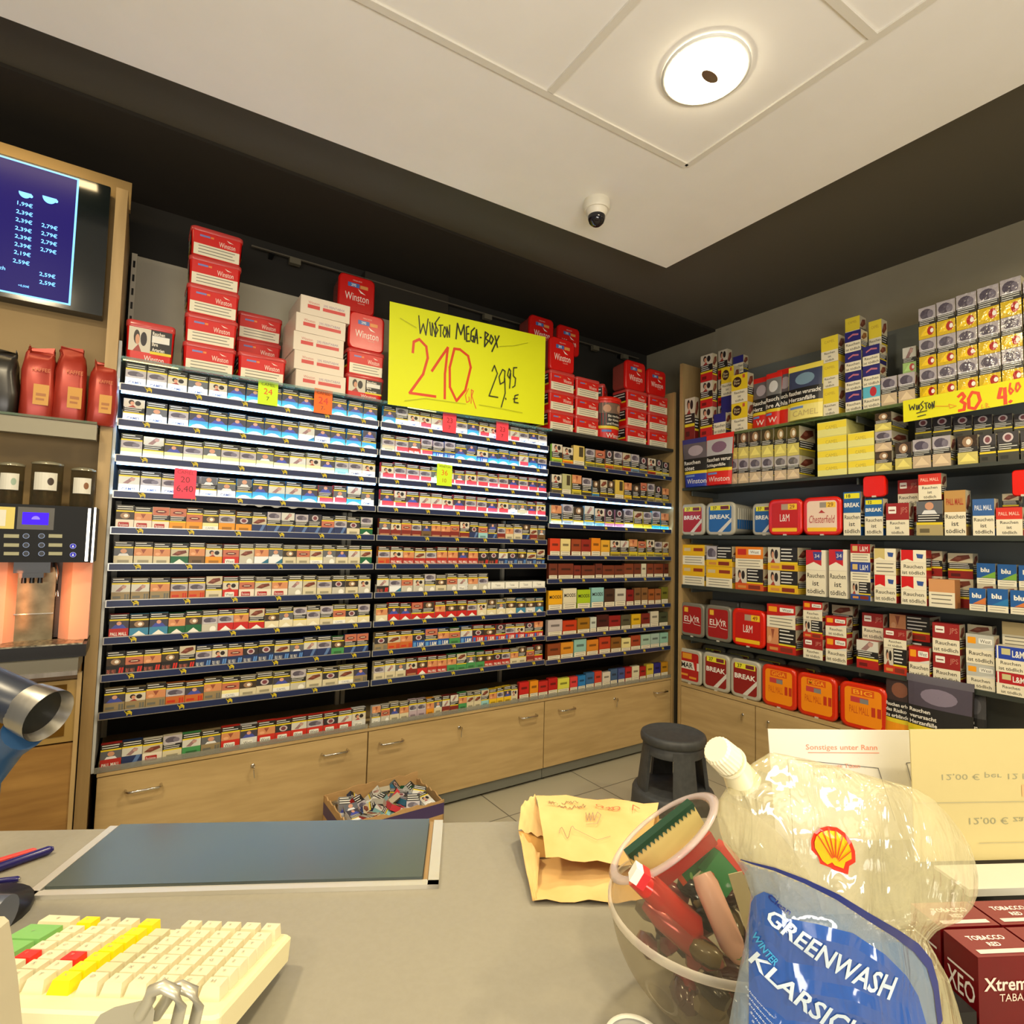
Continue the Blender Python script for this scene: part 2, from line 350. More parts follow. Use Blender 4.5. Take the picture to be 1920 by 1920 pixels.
def brand(f, k, v1):
    """brand panel from the foot of the pack up to v1"""
    c = BR[k][0]; h = v1; f.rect(0, 0, 1, v1, P(c))
    W_ = WHITE
    if k == 'c': f.text('CAMEL', .5, h * .52, h * .26, P(34, 60, 110), maxw=.7, bold=.02)
    elif k == 'b': f.ell(.5, 0.03, .48, h * .62, W_); f.rect(0, 0, 1, .03, W_)
    elif k == 'y': f.rect(0, h * .0, 1, h * .66, W_); f.text('CAMEL', .5, h * .45, h * .2, P(120, 130, 150), maxw=.6)
    elif k == 'r': f.rect(0, 0, 1, h * .45, W_); f.rect(.0, 0, .12, h, W_)
    elif k in 'R': f.text('PALL MALL', .5, h * .5, h * .3, W_, maxw=.85, bold=.02)
    elif k == 'm': f.rect(.1, h * .3, .9, h * .5, P(180, 130, 90))
    elif k in 'MGgL':
        f.poly([(0, 0), (1, 0), (1, h * .12), (.5, h * .72), (0, h * .12)], W_ if k != 'G' else P(240, 236, 216))
    elif k in 'kK':
        a = P(206, 44, 36) if k == 'k' else P(90, 140, 206)
        f.text('PALL MALL', .3, h * .42, h * .5, W_ if k == 'K' else P(220, 120, 100), w=.5); f.poly([(.66, h * .15), (.76, h * .15), (.82, h * .8), (.72, h * .8)], a); f.poly([(.8, h * .15), (.9, h * .15), (.96, h * .8), (.86, h * .8)], a)
    elif k in 'to':
        a = P(108, 108, 100) if k == 't' else P(196, 50, 30)
        f.rect(.7, h * .15, .8, h * .8, a); f.rect(.84, h * .15, .94, h * .8, a); f.rect(.08, h * .4, .5, h * .62, a)
    elif k in 'wWv':
        f.rr(.14, h * .25, .74, h * .75, .003, P(170, 34, 30) if k == 'w' else W_); f.text('West' if k != 'w' else 'Parisienne', .44, h * .5, h * .3, W_ if k == 'w' else INK, maxw=.5)
    elif k in 'lB': f.text('L&M', .66, h * .5, h * .56, W_, maxw=.5, bold=.02); f.rect(.05, h * .2, .28, h * .8, P(60, 110, 190) if k == 'l' else P(90, 150, 210))
    elif k == 's': f.ell(.7, h * .45, .2, h * .34, W_)
    elif k == 'n': f.poly([(.4, 0), (.62, 0), (.95, h), (.73, h)], P(90, 120, 170))
    elif k == 'D': f.poly([(.2, 0), (1, 0), (1, h * .8)], P(40, 110, 140))
    elif k in 'EeOpxYd': f.rect(.2, h * .35, .8, h * .6, P(tuple(int(v * .72) for v in c)))
PACKS = {}
def pack_mesh(k, pic, alt, wide, seed):
    key = (k, pic, alt, wide, seed % 3)
    if key in PACKS: return PACKS[key]
    w = .062 if wide else .055; h = .088; d = .023
    mb = MB(); c = BR[k][0]
    mb.box(-w / 2, 0, 0, w / 2, d, h, P(tuple(int(v * .9) for v in c)))
    f = Face(mb, (-w / 2, 0, 0), (w, 0, 0), (0, 0, h))
    if alt: warn(f, 0, .44, 1, .68, 3, seed); f.rect(0, .40, 1, .45, YLW); picture(f, .02, .66, .98, 1, pic); brand(f, k, .40)
    else: warn(f, 0, .80, 1, 1, 2, seed); f.rect(0, .74, 1, .80, YLW); picture(f, 0, .43, 1, .74, pic); brand(f, k, .43)
    g = Face(mb, (w / 2, d, 0), (-w, 0, 0), (0, 0, h)); warn(g, 0, .66, 1, 1, 3, seed + 1); picture(g, 0, .3, 1, .66, (pic + 3) % 9); brand(g, k, .3)
    for sx in (-1, 1):
        g = Face(mb, (sx * w / 2, 0 if sx > 0 else d, 0), (0, sx * d, 0), (0, 0, h)); g.rect(.05, .02, .95, .5, P(226, 222, 204)); g.rect(.2, .1, .3, .42, P(120, 118, 108)); g.rect(.5, .1, .6, .42, P(120, 118, 108))
    warnc = P(tuple(int(v * .8) for v in c)); mb.box(-w / 2, .0001, h, w / 2, d, h + .0006, warnc)
    PACKS[key] = mb.mesh('cigarette_pack'); return PACKS[key]

# ------------------------------------------------------------------ tobacco rack along the back wall
RZ = [H + 2.5 * (.2135 - .0533 * k) for k in range(10)]       # foot of each price rail
MX = [-.085, .92, 1.925, 2.972]
CABT = H - 2.5 * .341                                         # top of the wooden cabinets
NAVY = base('navy_price_strip', (28, 42, 84), .35); RAILM = base('rail_metal', (196, 194, 186), .3, .6); CAMELY = P(206, 186, 40)
LEDM = emit('cool_led', (140, 196, 255), LED_E)
LEDM2 = emit('cool_led_soft', (190, 224, 255), LED_E * 4.6)
def rail(parent, x0, x1, z, led=0, logos=True):
    mb = MB(); y = 2.5; h = .028
    mb.box(x0, y, z, x1, y + .004, z + h, RAILM); mb.box(x0 + .004, y - .0015, z + .003, x1 - .004, y, z + h - .003, NAVY)
    if logos:
        n = int((x1 - x0) / .158); f = Face(mb, (x0, y - .0015, z), (x1 - x0, 0, 0), (0, 0, h)); W = x1 - x0
        for i in range(n):
            cx = (i + .55) / n; s = .013 / W
            f.poly([(cx - s * .85, .86), (cx - s * 1.15, .78), (cx - s * .85, .7), (cx - s * .25, .8), (cx + s * .2, .85), (cx + s * .75, .6), (cx + s * .7, .2), (cx + s * .5, .2), (cx + s * .45, .42), (cx + s * .05, .36), (cx - s * .2, .42), (cx - s * .3, .2), (cx - s * .5, .2), (cx - s * .55, .52), (cx - s * .75, .5)], CAMELY)
    r = mb.build('price_rail', parent)
    if led:
        m2 = MB()
        if led & 1: m2.box(x0 + .006, y + .001, z - .009, x1 - .006, y + .010, z - .001, LEDM)
        if led & 2: m2.box(x0 + .006, y + .0045, z + .016, x1 - .006, y + .0068, z + .024, LEDM2)
        m2.build('led_strip', r)
    return r
def shelfp(parent, x0, x1, z, y0=2.505, m=None, name='shelf', ya=2.95, th=.006):
    mb = MB(); mb.box(x0, y0, z, x1, ya, z + th, m or DARK); return mb.build(name, parent)
BAY = ['left', 'middle', 'right']
racks = []
for b in range(3):
    t = empty('shelf_rack', ((MX[b] + MX[b + 1]) / 2, 2.95, CABT)); racks.append(t)
    cx = t.location.x; x0 = MX[b] - cx + .004; x1 = MX[b + 1] - cx - .004; tz = t.location.z
    def sub(o): o.location = (0, -2.95, -tz); return o
    tag(t, ['dark metal shelf rack full of cigarettes beside the coffee machine', 'dark metal shelf rack of cigarettes under the yellow sign', 'dark metal shelf rack of cigar boxes in the room corner'][b], 'shelf rack', 'wall racks of tobacco')
    mb = MB(); mb.box(x0, 2.95, CABT, x1, 2.965, H + .65, DARKB); mb.box(x0, 2.95, H + .65, x1, 2.965, H + (1.24 if b < 2 else .95), noisy('cream_back_panel', (176, 170, 150), (184, 178, 158), 3, rough=.6))
    for xx in (x0, x1 - .02):
        mb.box(xx, 2.93, CABT, xx + .02, 2.95, H + 1.24, P(206, 200, 180) if b < 2 else DARK)
        for i in range(9): mb.box(xx + .006, 2.928, H + .68 + i * .062, xx + .014, 2.931, H + .71 + i * .062, BLACK)
    sub(mb.build('back_panel', t))
    if b < 2:
        for k, z in enumerate(RZ):
            sub(shelfp(t, x0, x1, z + .0095)); sub(rail(t, x0, x1, z, {0: 3, 1: 3, 2: 3, 3: 2}.get(k, 0)))
        gz = H + 2.5 * .2585
    else:
        R3 = [H + 2.5 * q for q in (.180, .109, .038, -.034, -.0875, -.157, -.215, -.2685)]
        for k, z in enumerate(R3):
            sub(shelfp(t, x0, x1, z + .0065)); sub(rail(t, x0, x1, z, {1: 1, 2: 2}.get(k, 0)))
        gz = H + 2.5 * .2575
    mb = MB(); mb.box(x0, 2.47 if b < 2 else 2.49, gz, x1, 2.95, gz + (.008 if b < 2 else .02), film('glass_shelf', (120, 160, 150), .45, .05) if b < 2 else DARK); sub(mb.build('top_shelf', t))
    # bottom front stop of clear plastic
    mb = MB(); mb.box(x0, 2.497, CABT + .002, x1, 2.5, CABT + .022, film('clear_stop', (150, 150, 140), .55, .2)); sub(mb.build('front_stop', t))
TOPZ = H + 2.5 * .2585 + .008; TOPZ3 = H + 2.5 * .2575 + .02
# a light bar under the glass top shelf
mb = MB(); mb.box(-.075, 2.484, TOPZ - .011, .1, 2.488, TOPZ - .0085, emit('warm_led', (240, 230, 150), 2)); mb.box(1.05, 2.484, TOPZ - .011, 1.2, 2.488, TOPZ - .0085, MATS['warm_led'])
tag(mb.build('light_bar'), 'thin cool light bar under the glass shelf above the top row', 'light')
# lit metal upright + wooden divider on the left, end panel on the right
mb = MB(); mb.box(-.128, 2.47, 0, -.092, 2.97, H + 1.275, WOODV); tag(mb.build('divider_panel'), 'tall narrow wooden divider between coffee corner and cigarette rack', 'panel')
mb = MB(); mb.box(-.091, 2.51, CABT, -.082, 2.93, H + .72, base('white_side_metal', (200, 205, 206), .4)); tag(mb.build('side_plate'), 'white metal side plate lit blue beside the cigarette rows', 'panel')
mb = MB(); mb.box(2.974, 2.49, 0, 2.992, 2.97, H + 1.055, WOODV); tag(mb.build('end_panel'), 'wooden end panel closing the cigar rack at the room corner', 'panel')

# cigarettes: one string per row, one letter per pack
ROWS = {0: ['ccccc' + 'bbbbb' + 'cbbb', 'bccrcrcbrccrccc'], 1: ['cccbbbbbbDcbbb', 'erRrBBbbBbbbrbB'], 2: ['yyyyyyyyyyyyxcc', 'rrrrcrrrrrrrrrr'],
        3: ['ccccccbbbbbrrbc', 'rrrrrrrrrrrcerr'], 4: ['wwwOOyOOnnnnnnneg', 'mmmmdmmmmnxnmeenmd'], 5: ['eeegdOWsDDeeyseeg', 'oRRRRRRRRkkKKKKK'],
        6: ['tttooeWwwwseeses', 'kDsssesvss'], 7: ['RLLggsMMMGGGGeyGG', 'GMMMMMMMMGGGGLvL'], 8: ['kkkkkKKKKKKKnnEnn', 'tooBBBEBlllllll'],
        9: ['tttootyeeyseeyt', 'eeemMRREEEERRReemR'], 10: ['Rnweg'.replace('g', 'E') + 'tWvWWWWWWv', 'vseeppOemmEeexYYYe']}
NAMES = ['top', 'second', 'third', 'fourth', 'fifth', 'sixth', 'seventh', 'eighth', 'ninth', 'tenth', 'lowest']
rr = random.Random(3)
for row, (a, b_) in ROWS.items():
    z = (RZ[row] + .016) if row < 10 else CABT + .003
    for bay, st in ((0, a), (1, b_)):
        x0 = MX[bay] + .018; x1 = MX[bay + 1] - .01
        if row == 6 and bay == 1: x1 = x0 + (x1 - x0) * .62
        if row == 10 and bay == 1: x1 = 1.752
        wds = [rr.choice((1, 1, 1, 1.1)) for _ in st]; tot = sum(wds); u = x0
        for i, (k, wd) in enumerate(zip(st, wds)):
            pw = (x1 - x0) * wd / tot; cx = u + pw / 2; u += pw
            alt = rr.random() < (.1 if row < 7 else .22)
            pic = rr.choice([0, 1, 2, 3, 4, 5, 6, 7, 8, 1, 2, 9] if row > 3 else [6, 2, 7, 0, 2, 4])
            if row in (0, 1) and k == 'b': pic = 6
            wide = pw > .062
            me = pack_mesh(k, pic, alt, wide, rr.randrange(3))
            o = link('cigarette_pack', me, None, (cx, 2.509 + rr.uniform(0, .004), z), rr.uniform(-.02, .02))
            mw = (.062 if wide else .055)
            sc = min(1.0 if pw > mw + .001 else (pw - .002) / mw, 1.1) if pw < mw + .002 else min((pw - .003) / mw, 1.08)
            o.scale = (sc, 1, rr.uniform(.98, 1.06))
            tag(o, '%s, %s from the left, %s row, %s bay' % (BR[k][1], ORD[i + 1], NAMES[row], BAY[bay]), 'cigarette pack', 'cigarette packs on the wall racks')
# low white cartons lying at the end of row seven
mb = MB(); mb.box(-.042, 0, 0, .042, .09, .036, WHITE); f = Face(mb, (-.042, 0, 0), (.084, 0, 0), (0, 0, .036)); f.rect(.1, .3, .9, .34, P(150, 150, 150)); f.text('Tabak', .5, .65, .25, P(120, 120, 120)); lowm = mb.mesh('low_white_box')
for i in range(6):
    o = link('low_white_box', lowm, None, (1.93 - .045 - .0905 * (5 - i) - .02 + .015, 2.512, RZ[6] + .016)); o.scale = (1, 1, 1.25)
    tag(o, 'flat white box lying on its side, %s of six in seventh row' % ORD[i + 1], 'box', 'flat white boxes in the seventh row')
o = link('low_white_box', lowm, None, (1.505, 2.525, RZ[6] + .016 + .047)); o.scale = (.95, 1, 1.1); tag(o, 'flat white box lying on top of the seventh row boxes', 'box', 'flat white boxes in the seventh row')

# generic printed boxes and pouches --------------------------------------------------
def gw(f, u0, v0, u1, v1, n=3, st=None, m=None):
    """white text label with grey lines or with the German warning words"""
    f.rect(u0, v0, u1, v1, m or P(232, 226, 200))
    if st:
        for i, s_ in enumerate(st):
            f.text(s_, (u0 + u1) / 2, v1 - (v1 - v0) * (i + .62) / (len(st) + .25), (v1 - v0) * .62 / (len(st) + .4), P(52, 50, 46), maxw=(u1 - u0) * .88, bold=.01)
    else:
        for i in range(n):
            y = v1 - (v1 - v0) * (i + .8) / (n + .6); f.rect(u0 + (u1 - u0) * .1, y, u1 - (u1 - u0) * (.1 + .05 * (i % 2)), y + (v1 - v0) * .07, P(120, 116, 104))
RIT3 = ('Rauchen', 'ist', 'tödlich'); RIT2 = ('Rauchen', 'ist tödlich')
def box_mesh(key, w, h, d, side, draw, sidedraw=None, name='tobacco_box'):
    k = (key, round(w, 3), round(h, 3), round(d, 3))
    if k in PACKS: return PACKS[k]
    mb = MB(); e = min(.0015, w * .05)
    q0 = rrect(w - e, d - e, e, 1)
    mb.loft([[Vector((a, b + d / 2, z)) for a, b in rrect(w, d, e, 1)] for z in (0, h)], side, smooth=False)
    draw(Face(mb, (-w / 2, 0, 0), (w, 0, 0), (0, 0, h)))
    if sidedraw:
        sidedraw(Face(mb, (w / 2, 0, 0), (0, d, 0), (0, 0, h)))
    PACKS[k] = mb.mesh(name); return PACKS[k]
def d_cig(col, tag_='', tc=None):      # cigarillo box: coloured top, white label below
    def g(f):
        f.rect(0, .36, 1, 1, P(col)); gw(f, .03, 0, .97, .34, 3)
        f.rect(.2, .62, .8, .74, P(tuple(int(v * .6) for v in col))) if not tag_ else f.text(tag_, .5, .7, .16, tc or INK, maxw=.85, bold=.02)
    return g
def d_pou(col, pic):                   # pouch: picture, black text, yellow line, colour
    def g(f):
        picture(f, 0, .62, 1, 1, pic); warn(f, 0, .34, 1, .62, 3, pic); f.rect(0, .28, 1, .34, YLW); f.rect(0, 0, 1, .28, P(col)); f.rect(.15, .1, .85, .2, P(tuple(int(v * .7) for v in col)))
    return g
M3 = [
 [('P', (150, 190, 60), 1, 4), ('P', (232, 130, 30), 1, 4), ('T', (220, 196, 110), 1.1, 0), ('P', (130, 130, 60), 1, 2), ('P', (120, 120, 60), 1, 9), ('P', (190, 90, 40), .9, 8), ('P', (150, 120, 50), .95, 2), ('P', (150, 44, 34), .95, 5), ('P', (110, 140, 170), .95, 2), ('P', (90, 96, 104), .95, 8), ('P', (160, 50, 36), .95, 4), ('P', (190, 180, 110), .8, 8), ('P', (170, 180, 150), .85, 8)],
 [('P', (90, 84, 70), 1, 4), ('T', (180, 180, 130), .9, 0), ('P', (180, 170, 60), 1, 1), ('P', (60, 60, 56), 1, 2), ('P', (60, 130, 180), .8, 3), ('P', (90, 70, 50), .8, 5), ('P', (60, 50, 40), .8, 3), ('T', (214, 186, 80), 1, 0), ('P', (214, 170, 40), .9, 1), ('P', (60, 60, 60), .9, 3), ('P', (70, 60, 50), .8, 9), ('P', (150, 140, 100), .9, 2), ('P', (170, 160, 110), .9, 8), ('P', (150, 140, 90), .9, 1)],
 [('P', (214, 220, 180), 1, 1), ('P', (190, 206, 226), 1, 2), ('P', (224, 224, 190), 1, 3), ('P', (150, 200, 226), 1, 7), ('P', (120, 180, 214), 1, 4), ('P', (220, 150, 180), 1, 8), ('P', (220, 140, 180), 1, 8), ('P', (224, 228, 236), 1, 2), ('P', (222, 214, 60), 1, 5), ('P', (226, 216, 50), 1, 2), ('P', (50, 180, 206), 1, 2), ('P', (50, 170, 200), 1, 1)],
 [('X', (206, 64, 30), 1, 0), ('X', (226, 206, 140), 1, 0), ('X', (150, 66, 34), 1, 0), ('X', (140, 36, 24), 1, 0), ('X', (224, 136, 24), 1, 0), ('X', (222, 168, 50), 1, 0), ('P', (150, 136, 50), 1.1, 4), ('P', (120, 110, 90), 1, 7), ('P', (190, 176, 50), 1, 1), ('P', (180, 170, 60), 1, 9), ('P', (170, 160, 60), 1, 4), ('P', (140, 140, 80), 1, 2), ('P', (190, 150, 60), .8, 5)],
 [('X', (104, 44, 28), .8, 0), ('X', (110, 44, 26), 1.4, 0), ('X', (116, 40, 26), .7, 0), ('X', (104, 44, 28), 1.3, 0), ('X', (96, 40, 26), .7, 0), ('X', (110, 48, 28), 1.2, 0), ('X', (104, 44, 28), 1, 0), ('X', (120, 54, 30), 1, 0), ('X', (104, 44, 28), .8, 0), ('X', (206, 204, 180), .6, 0), ('X', (120, 50, 30), .8, 0), ('X', (120, 54, 34), 1.1, 0), ('X', (90, 40, 24), .6, 0)],
 [('A', (232, 170, 28), 1.2, 0), ('A', (220, 214, 186), 1.2, 0), ('A', (166, 196, 30), 1.2, 0), ('A', (140, 196, 196), 1.2, 0), ('X', (66, 44, 34), 1, 0), ('X', (200, 198, 186), 1.1, 0), ('X', (130, 26, 26), .8, 0), ('X', (120, 84, 50), .7, 0), ('X', (130, 90, 50), .7, 0), ('X', (150, 84, 40), .7, 0), ('X', (150, 90, 50), .7, 0), ('X', (110, 110, 40), .8, 0)],
 [('X', (190, 180, 180), 1.2, 0), ('X', (190, 56, 20), 1.2, 0), ('X', (156, 108, 20), 1.1, 0), ('X', (196, 204, 196), .6, 0), ('X', (66, 24, 20), 1.1, 0), ('X', (140, 30, 26), 1.1, 0), ('X', (84, 80, 60), 1, 0), ('X', (214, 174, 30), 1, 0), ('X', (116, 40, 30), .9, 0), ('X', (206, 204, 184), .9, 0), ('X', (70, 74, 54), 1, 0)],
 [('X', (136, 64, 28), 1.1, 0), ('X', (214, 140, 40), 1.1, 0), ('X', (140, 190, 180), 1.1, 0), ('X', (210, 130, 36), 1.1, 0), ('X', (184, 60, 30), 1.1, 0), ('X', (130, 84, 30), 1, 0), ('X', (226, 216, 150), .9, 0), ('X', (160, 66, 36), 1, 0), ('X', (160, 190, 170), 1, 0), ('X', (160, 186, 176), 1, 0), ('X', (140, 190, 170), .9, 0)],
 [('X', (196, 34, 30), 1, 0), ('X', (226, 140, 24), .9, 0), ('X', (190, 40, 34), 1, 0), ('X', (180, 24, 24), 1, 0), ('X', (212, 214, 80), 1.3, 0), ('X', (214, 60, 60), .9, 0), ('X', (30, 120, 190), .9, 0), ('X', (50, 100, 150), 1, 0), ('X', (200, 60, 40), .9, 0), ('X', (210, 204, 190), 1, 0), ('X', (60, 90, 130), .9, 0), ('X', (66, 80, 140), .9, 0), ('X', (170, 30, 34), .9, 0), ('X', (214, 210, 180), 1, 0), ('X', (160, 30, 26), .9, 0), ('X', (200, 180, 60), 1, 0), ('X', (40, 40, 120), 1, 0), ('X', (180, 130, 30), 1, 0)]]
def cname(c):
    r, g, b = c; mx = max(c); mn = min(c)
    if mx - mn < 26: return 'white' if mx > 200 else 'silver grey' if mx > 150 else 'grey' if mx > 90 else 'near-black'
    if r == mx:
        if g > r * .85: return 'pale yellow' if b > r * .6 else 'olive yellow' if r < 180 else 'yellow'
        if g > r * .58: return 'cream' if b > r * .7 else 'brown' if r < 130 else 'orange'
        return 'maroon' if r < 125 else 'dark red' if r < 165 else 'bright red'
    if g == mx: return 'pale green' if mn > 120 else 'aqua' if b > g * .9 else 'lime green'
    return 'pale blue' if mn > 110 else 'navy' if mx < 130 else 'light blue' if g > b * .75 else 'blue'
R3Z = [z + .013 for z in R3] + [CABT + .003]
RH = [.125, .125, .13, .118, .10, .125, .105, .105, .10]
R3N = NAMES[:8] + ['lowest']
for r, items in enumerate(M3):
    x0 = 1.945 if r > 3 else 1.95; x1 = 2.955
    if r == 8: x0 = 1.76
    tot = sum(i[2] for i in items); u = x0
    if r == 8: u = x0
    for i, (kd, col, wd, pic) in enumerate(items):
        pw = (x1 - x0) * wd / tot; cx = u + pw / 2; u += pw; h = RH[r] * rr.uniform(.9, 1.03)
        if kd == 'T': h *= 1.08
        ww = round((pw - .006) / .004) * .004
        if kd == 'P': me = box_mesh(('P', col, pic), ww, round(h, 2), .018, P(tuple(int(v * .8) for v in col)), d_pou(col, pic), name='tobacco_pouch'); nm = 'tobacco_pouch'; desc = cname(col) + ' tobacco pouch with black warning panel'
        elif kd == 'A': me = box_mesh(('A', col), ww, round(h, 2), .024, P(tuple(int(v * .8) for v in col)), d_cig(col, 'MOODS'), name='cigarillo_box'); nm = 'cigarillo_box'; desc = cname(col) + ' cigarillo box with dark lettering'
        else:
            me = box_mesh((kd, col), ww, round(h, 2), .024, P(tuple(int(v * .8) for v in col)), d_cig(col) if kd == 'X' else (lambda f, c=col: (f.rect(0, .3, 1, 1, P(c)), f.rect(.5, .5, .9, .95, P(70, 60, 40)), gw(f, 0, 0, 1, .3, 3))), name='cigarillo_box'); nm = 'cigarillo_box'; desc = cname(col) + ' cigarillo box with white label foot'
        o = link(nm, me, None, (cx, 2.509 + rr.uniform(0, .004), R3Z[r]), rr.uniform(-.02, .02))
        tag(o, '%s, %s from the left, %s row, right bay' % (desc, ORD[i + 1], R3N[r]), 'tobacco', 'tobacco goods on the right rack bay')

# ------------------------------------------------------------------ base cabinets of the back wall
def key_lock(parent, x, y, z, rot=0):
    mb = MB(); mb.lathe([(.008, 0), (.008, .004), (.0001, .0045)], CHROME, 14, Matrix.Translation((x, y, z)) @ Matrix.Rotation(PI / 2, 4, 'X')); k = mb.build('lock', parent)
    m2 = MB(); m2.box(x - .0015, y - .024, z - .003, x + .0015, y - .004, z + .003, CHROME); m2.lathe([(.010, 0), (.010, .002)], CHROME, 12, Matrix.Translation((x - .001, y - .026, z)) @ Matrix.Rotation(PI / 2, 4, 'Y'))
    m2.tube([(x, y - .026, z - .009), (x + .003, y - .02, z - .03), (x + .006, y - .014, z - .045)], .0025, CHROME, 6); m2.build('key', k)
def bow_handle(parent, x, y, z, L=.11):
    mb = MB(); mb.tube([(x - L / 2, y, z), (x - L / 2, y - .02, z), (x - L / 2 + .008, y - .03, z), (x + L / 2 - .008, y - .03, z), (x + L / 2, y - .02, z), (x + L / 2, y, z)], .0045, CHROME, 8); mb.build('handle', parent)
CABB = .072
HX = [((.07, .77), .44), ((1.03, 1.81), 1.39), ((2.08, 2.86), 2.46)]
for b in range(3):
    x0, x1 = MX[b] + (.012 if b == 0 else 0), MX[b + 1]; cx = (x0 + x1) / 2
    t = empty('base_cabinet', (cx, 2.95, 0)); w2 = (x1 - x0) / 2
    tag(t, ['oak base cabinet with two bar handles under the left rack bay', 'oak base cabinet with two bar handles behind the cardboard box', 'oak base cabinet with two bar handles beside the grey step stool'][b], 'cabinet', 'oak cabinets under the tobacco racks')
    mb = MB(); mb.box(-w2 + .001, -.43, CABB, w2 - .001, 0, CABT - .012, WOOD); mb.build('body', t)
    mb = MB(); mb.box(-w2, -.452, CABT - .012, w2, 0, CABT, WOOD); mb.build('worktop', t)
    mb = MB(); mb.box(-w2 + .003, -.452, CABB, w2 - .003, -.434, CABT - .016, WOOD); dr = mb.build('door', t)
    for hx in HX[b][0]: bow_handle(dr, hx - cx, -.452, CABT - .075)
    key_lock(dr, HX[b][1] - cx, -.452, CABT - .07)
    mb = MB(); mb.box(-w2 + .002, -.440, .016, w2 - .002, -.425, CABB - .002, GREY); mb.build('plinth', t)
    for sx in (-w2 + .03, w2 - .03):
        mb = MB(); mb.lathe([(.018, 0), (.018, .006), (.008, .01), (.008, .05)], BLACK, 12, Matrix.Translation((sx, -.40 if b else -.4, 0))); mb.build('foot', t)

# ------------------------------------------------------------------ tobacco tubs
RED = (206, 24, 20); PINKL = (214, 120, 120)
TUBS = {}
def tub_mesh(kind):
    """landscape stacking tub .19 x .12 x .118 or an upright one showing its lid, returned as (body, lid) meshes"""
    if kind in TUBS: return TUBS[kind]
    b = MB(); l = MB()
    if kind in ('land', 'landw', 'landn'):
        W, D, Hh = .188, .14, .118
        def sec(w, d, z): return [Vector((a, c + D / 2, z)) for a, c in rrect(w, d, .016)]
        b.loft([sec(W * .93, D * .93, 0), sec(W * .985, D * .985, Hh * .84)], P(RED, rough=.3))
        f = Face(b, (-W * .44, D * .035, .004), (W * .88, 0, 0), (0, -D * .026, Hh * .8))
        if kind == 'landw':
            picture(f, .0, .3, .5, 1, 4); warn(f, .5, .36, 1, 1, 1); f.rect(.5, .28, 1, .36, YLW)
            for i, s_ in enumerate(('Rauchen', 'verstopft', 'Ihre', 'Arterien')): f.text(s_, .54, .9 - i * .16, .11, P(236, 232, 215), align='l', maxw=.42, bold=.02)
            f.text('Winston', .6, .13, .16, WHITE, maxw=.5)
        else:
            f.rect(0, .48, 1, 1, P(206, 30, 24)); f.rect(.12, .8, .34, .88, P(120, 130, 190)); f.rect(.35, .8, .42, .88, P(226, 130, 60))
            f.text('Winston', .72, .66, .22, P(240, 226, 210), maxw=.36); f.poly([(.7, .92), (.76, .83), (.86, .82), (.76, .88)], P(240, 226, 210))
            gw(f, .0, .0, 1, .48, 3)
        sf = Face(b, (W * .483, .02, .004), (0, D * .84, 0), (.003, 0, Hh * .8)); warn(sf, 0, .4, 1, 1, 3, 2); sf.rect(0, .3, 1, .4, YLW)
        sf = Face(b, (-W * .483, D * .95, .004), (0, -D * .84, 0), (-.003, 0, Hh * .8)); warn(sf, 0, .4, 1, 1, 3, 2); sf.rect(0, .3, 1, .4, YLW)
        def s2(w, d, z): return [Vector((a, c + D / 2, z)) for a, c in rrect(w, d, .018)]
        l.loft([s2(W, D, Hh * .84), s2(W * 1.02, D * 1.02, Hh * .86), s2(W * 1.02, D * 1.02, Hh * .97), s2(W * .98, D * .98, Hh)], P(196, 70, 66, rough=.2))
    elif kind == 'up':
        W, D, Hh = .165, .13, .167
        def sec(w, h, y): return [Vector((a, y, c + Hh / 2)) for a, c in rrect(w, h, .022)][::-1]
        b.loft([sec(W * .97, Hh * .97, .02), sec(W * .88, Hh * .88, D)], P(150, 70, 60, rough=.25))
        l.loft([sec(W * .94, Hh * .94, 0), sec(W, Hh, .004), sec(W, Hh, .02)], P(RED, rough=.3))
        f = Face(l, (-W / 2, 0, 0), (W, 0, 0), (0, 0, Hh)); f.rect(.24, .68, .56, .79, P(70, 110, 180)); f.rect(.58, .68, .8, .77, P(226, 150, 80))
        f.text('295', .40, .735, .07, WHITE, maxw=.28, bold=.02); f.text('MEGA BOX', .5, .86, .035, P(240, 200, 190))
        f.text('Winston', .5, .42, .2, P(246, 236, 228), w=.66); f.poly([(.52, .66), (.6, .56), (.74, .54), (.62, .6)], P(246, 236, 228)); f.text('VOLUME', .62, .27, .035, P(240, 200, 190))
    TUBS[kind] = (b.mesh('tub_body'), l.mesh('lid')); return TUBS[kind]
TN = [0]
def tub(kind, x, y, z, rz=0, label='', group='red tobacco tubs on top of the rack', sc=(1, 1, 1)):
    body, lid = tub_mesh(kind); o = link('tobacco_tub', body, None, (x, y, z), rz); o.scale = sc
    link('lid', lid, o); tag(o, label, 'tobacco tub', group); TN[0] += 1; return o
def lvl(i, n): return 'only' if n == 1 else 'middle' if n == 3 and i == 1 else 'second up' if i == 1 and n < 5 else 'third up' if i == 2 and n < 5 else 'bottom' if i == 0 else 'topmost' if i == n - 1 else ORD[i + 1] + ' from bottom'
G1 = 'red tobacco tubs on top of the rack'
tub('landw', .006, 2.53, TOPZ, 0, 'red tobacco tub with black warning panel beside the wooden divider', sc=(.84, 1, 1.38))
for i in range(5): tub('land', .208 + .001 * i, 2.52 + (.004 if i % 2 else 0), TOPZ + i * .1185, random.uniform(-.03, .03), 'red tobacco tub with white label, %s of the tallest five-tub stack' % lvl(i, 5))
tub('land', .405, 2.515, TOPZ, .01, 'red tobacco tub alone in front between tall stack and white cartons')
